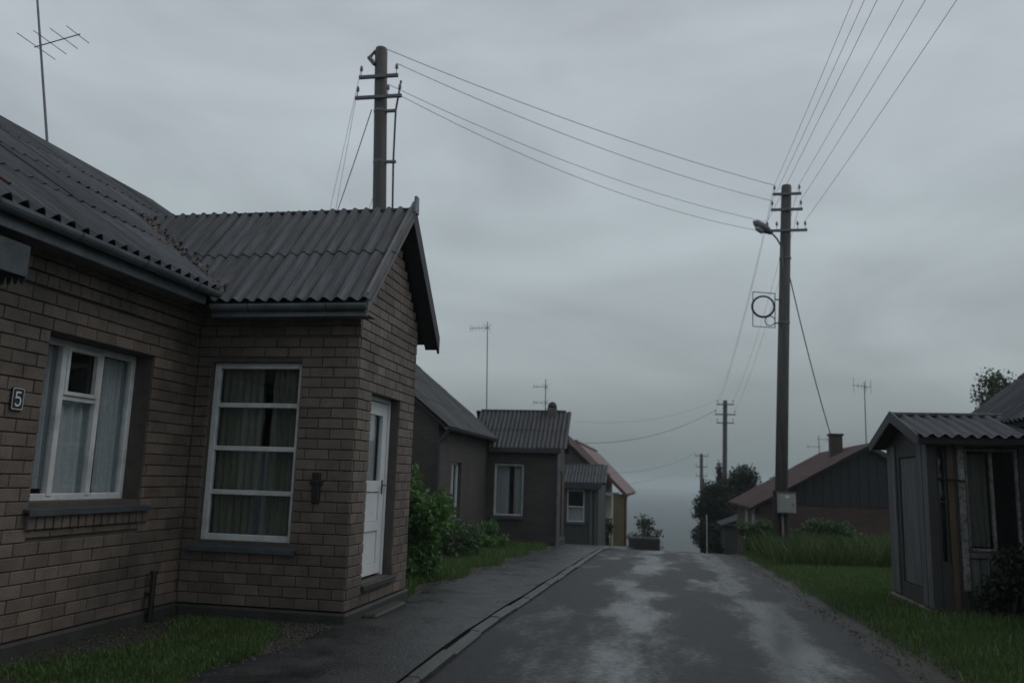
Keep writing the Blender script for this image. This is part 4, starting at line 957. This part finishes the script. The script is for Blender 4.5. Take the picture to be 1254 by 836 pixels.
MB().box(3.1, 3.2, 22.338, 22.343, 1.21, 1.27).build('label_sticker', mat('white_sticker', (.6, .62, .6), .5), mb)
MB().bbox(3.285, 3.305, 22.33, 22.343, 1.02, 1.08, .003).build('lock', M_BLACK, mb)
MB().bbox(2.9, 3.38, 22.34, 22.6, 1.342, 1.36, .004).build('rain_cap', M_METAL, mb)
# lamp
sl = thing('street_lamp', 'old unlit street lamp on a bent arm of the right utility pole', 'street lamp', (3.2, 22.7, 7.7))
MB().path([(3.24, 22.66, 7.4), (3.22, 22.62, 7.95), (3.08, 22.58, 8.2), (2.94, 22.55, 8.36)], .024, 8).build('arm', M_METAL, sl)
d = Vector((-.74, -.1, .5)).normalized()
MB().lathe([(.035, 0), (.07, .06), (.12, .2), (.13, .36), (.1, .52), (.03, .62)], (2.96, 22.55, 8.34), 10, d).build('lamp_head', M_METAL, sl, smooth=True)
MB().lathe([(.04, 0), (.1, .06), (.1, .22), (.04, .3)], Vector((2.96, 22.55, 8.34)) + d * .2 + Vector((-.04, 0, -.07)), 10, d).build('lamp_glass', mat('dull_lamp_glass', (.3, .32, .32), .2), sl, smooth=True)
# spare cable frame
cf = thing('cable_frame', 'square wire frame with coiled spare cable on the right utility pole', 'cable frame', (2.7, 22.6, 5.7))
b = MB(); A = [(2.42, 22.6, 6.72), (3.0, 22.6, 6.66), (2.98, 22.6, 5.72), (2.4, 22.6, 5.76)]
for i in range(4): b.tube(A[i], A[(i + 1) % 4], .012, n=6)
b.tube((3.0, 22.6, 6.5), (3.25, 22.75, 6.5), .018, n=6); b.tube((2.98, 22.6, 5.85), (3.22, 22.75, 5.85), .018, n=6); b.build('frame', M_METAL, cf)
for k in range(3):
    rr = .27 + .018 * k; MB().path([(2.68 + rr * math.cos(t), 22.58 + .008 * k, 6.3 + rr * math.sin(t)) for t in np.linspace(0, 6.283, 28)], .011, 5).build('cable_loop', M_WIRE, cf)
MB().path([(2.85 + .13 * math.cos(t), 22.57, 5.9 + .13 * math.sin(t)) for t in np.linspace(0, 6.283, 20)], .014, 5).build('cable_loop', M_WIRE, cf)

def wire(label, p, q, sag, r=.007, cat='wire', group=None, n=24):
    p, q = Vector(p), Vector(q); pts = [p.lerp(q, i / n) - Vector((0, 0, sag * 4 * (i / n) * (1 - i / n))) for i in range(n + 1)]
    r *= .7
    return tag(MB().path(pts, r, 5).build('overhead_wire', M_WIRE, smooth=True), label, cat, group)
for i, (a, c, nm, rr) in enumerate((((-5.7, 15, 10.25), rpts[0], 'topmost', .01), (lpts[1], rpts[2], 'second from top', .009), (lpts[3], rpts[4], 'third from top', .008), (lpts[4] - Vector((0, 0, .25)), rpts[4] - Vector((0, 0, .3)), 'lowest', .008))):
    wire('%s of the wires slung between the left and right utility poles' % nm, a, c, (.18, .25, .32, .4)[i], rr, group='wires between the two poles')
ends = [(3.25, -14, 10.2), (3.55, -14, 10.1), (3.8, -14, 9.9), (4.15, -14, 9.5), (4.5, -14, 9.3), (4.9, -14, 9.3)]
for i, e_ in enumerate(ends):
    wire('overhead wire from the right pole to the upper frame edge, number %s from the left' % ('one', 'two', 'three', 'four', 'five', 'six')[i], rpts[(0, 2, 4, 1, 3, 7)[i]], e_, .5, .0065, group='wires from the right pole running overhead')
for i, (a, e_) in enumerate(((lpts[0], (-8.7, 19.0, 6.82)), (lpts[2], (-8.45, 19.0, 7.03)), ((-5.9, 15, 8.9), (-8.57, 19.0, 7.24)), ((-5.6, 15, 7.6), (-7.61, 19.0, 7.65)))):
    e_ = Vector(a).lerp(Vector(e_), 1.62)      # carried on to the second house's roof
    wire('%s of the thin drop wires falling left of the pole behind the porch' % ('leftmost', 'second', 'thickest', 'short lowest')[i], a, e_, .2, (.006, .006, .014, .007)[i], group='drop wires at the left pole')
wire('thick insulated cable from the right pole down to the rusty roof', (3.38, 22.7, 7.3), (5.5, 28.2, 2.75), .25, .022, cat='cable')
for i, (a, e_, s) in enumerate(((fp1[0], (-4, 38, 4.2), .5), (fp1[2], (-3.6, 38, 3.2), .5), (fp2[0], (-3.5, 44, 1.9), .5), (fp2[2], (-3.5, 44, 1.2), .4))):
    wire('%s of the faint wires from the far poles to the left roofs' % ('highest', 'second highest', 'third highest', 'lowest')[i], a, e_, s, (.007, .016, .014, .01)[i], group='wires crossing the street far off')
for i in range(4):
    wire('%s of the wires between the right pole and the hazy pole beyond' % ('upper left', 'upper right', 'lower left', 'lower right')[i], rpts[i], fp1[i], .6, .0065, group='wires running down the street')

# ------------------------------------------------------------------ roof antennas
def antenna(label, base, top, booms, r=.018):
    t = thing('roof_antenna', label, 'antenna', base); MB().tube(base, top, r, r * .8, 7).build('mast', M_METAL, t)
    for p, d, ln, els in booms:
        p = Vector(p); d = Vector(d).normalized(); B_ = MB().tube(p - d * ln * .15, p + d * ln * .85, .009, n=5).build('boom', M_METAL, t)
        for f, dirv, l2 in els:
            c = p + d * ln * f; dv = Vector(dirv).normalized(); MB().tube(c - dv * l2, c + dv * l2, .006, n=5).build('element', M_METAL, B_)
    return t
X_, Z_, Yd = (1, 0, 0), (0, 0, 1), (0, 1, 0)
antenna('tall leaning antenna mast on the near brick house ridge', (-9.15, 10.2, 6.3), (-9.75, 10.2, 9.1), [((-9.48, 10.2, 7.9), (.97, 0, .2), .8, [(-.1, Yd, .4), (.2, Yd, .35), (.5, Yd, .3), (.8, Yd, .25)])], .02)
antenna('antenna on a tall thin mast at the second house roof corner', (-5.53, 25.55, 2.9), (-5.62, 25.55, 6.5),
        [((-5.62, 25.55, 6.3), (-1, 0, -.03), .7, [(f, Z_, .09) for f in (.1, .25, .4, .55, .7)] + [(.8, Z_, .13), (0, (1, 0, 1), .2), (0, (1, 0, -1), .2)])])
antenna('twin antenna on a short mast beside the porch chimney', (-3.78, 26.5, 3.3), (-3.8, 26.5, 4.75),
        [((-3.79, 26.5, 4.5), (-1, 0, 0), .5, [(.3, Z_, .06), (.6, Z_, .06), (.8, Z_, .08), (0, (1, 0, 1), .15), (0, (1, 0, -1), .15)]), ((-3.78, 26.5, 3.98), (-1, 0, 0), .5, [(.3, Z_, .06), (.6, Z_, .06), (.8, Z_, .1), (0, (1, 0, 1), .15), (0, (1, 0, -1), .15)])])
antenna('antenna on a tall mast rising from the rusty roofed brick house', (6.55, 28.6, 2.6), (6.57, 28.6, 5.0),
        [((6.57, 28.6, 4.85), (-1, 0, .1), .45, [(-.1, Z_, .22), (.2, Z_, .1), (.45, Z_, .1), (.75, Z_, .26)]), ((6.57, 28.6, 4.8), (1, 0, .2), .25, [(.8, Z_, .24)])])
antenna('small antenna on the far end of the rusty roof ridge', (6.3, 35.5, 2.5), (6.3, 35.5, 3.6), [((6.3, 35.5, 3.45), X_, .5, [(.0, Z_, .16), (.3, Yd, .2), (.6, Z_, .1)]), ((6.3, 35.5, 3.15), (-1, 0, 0), .6, [(.1, Yd, .2), (.7, Z_, .08)])])
mp2 = tag(MB().tube((2.0, 40, -2.4), (2.0, 40, .1), .02, n=6).build('marker_post', M_WHITE), 'thin white marker post by the crest bushes', 'post')

# ------------------------------------------------------------------ rain haze in the air
m = bpy.data.materials.new('rain_haze'); m.use_nodes = True; t = m.node_tree; t.nodes.clear()
ou = t.nodes.new('ShaderNodeOutputMaterial'); pvm = t.nodes.new('ShaderNodeVolumePrincipled')
pvm.inputs['Color'].default_value = (.8, .89, .9, 1); pvm.inputs['Density'].default_value = .0007; pvm.inputs['Anisotropy'].default_value = .2
t.links.new(pvm.outputs[0], ou.inputs['Volume'])
hz = MB().box(-4000, 4000, -400, 4400, -31, 14).build('haze', m); tag(hz, 'pale rain haze hanging over the street and water', 'haze', kind='stuff')
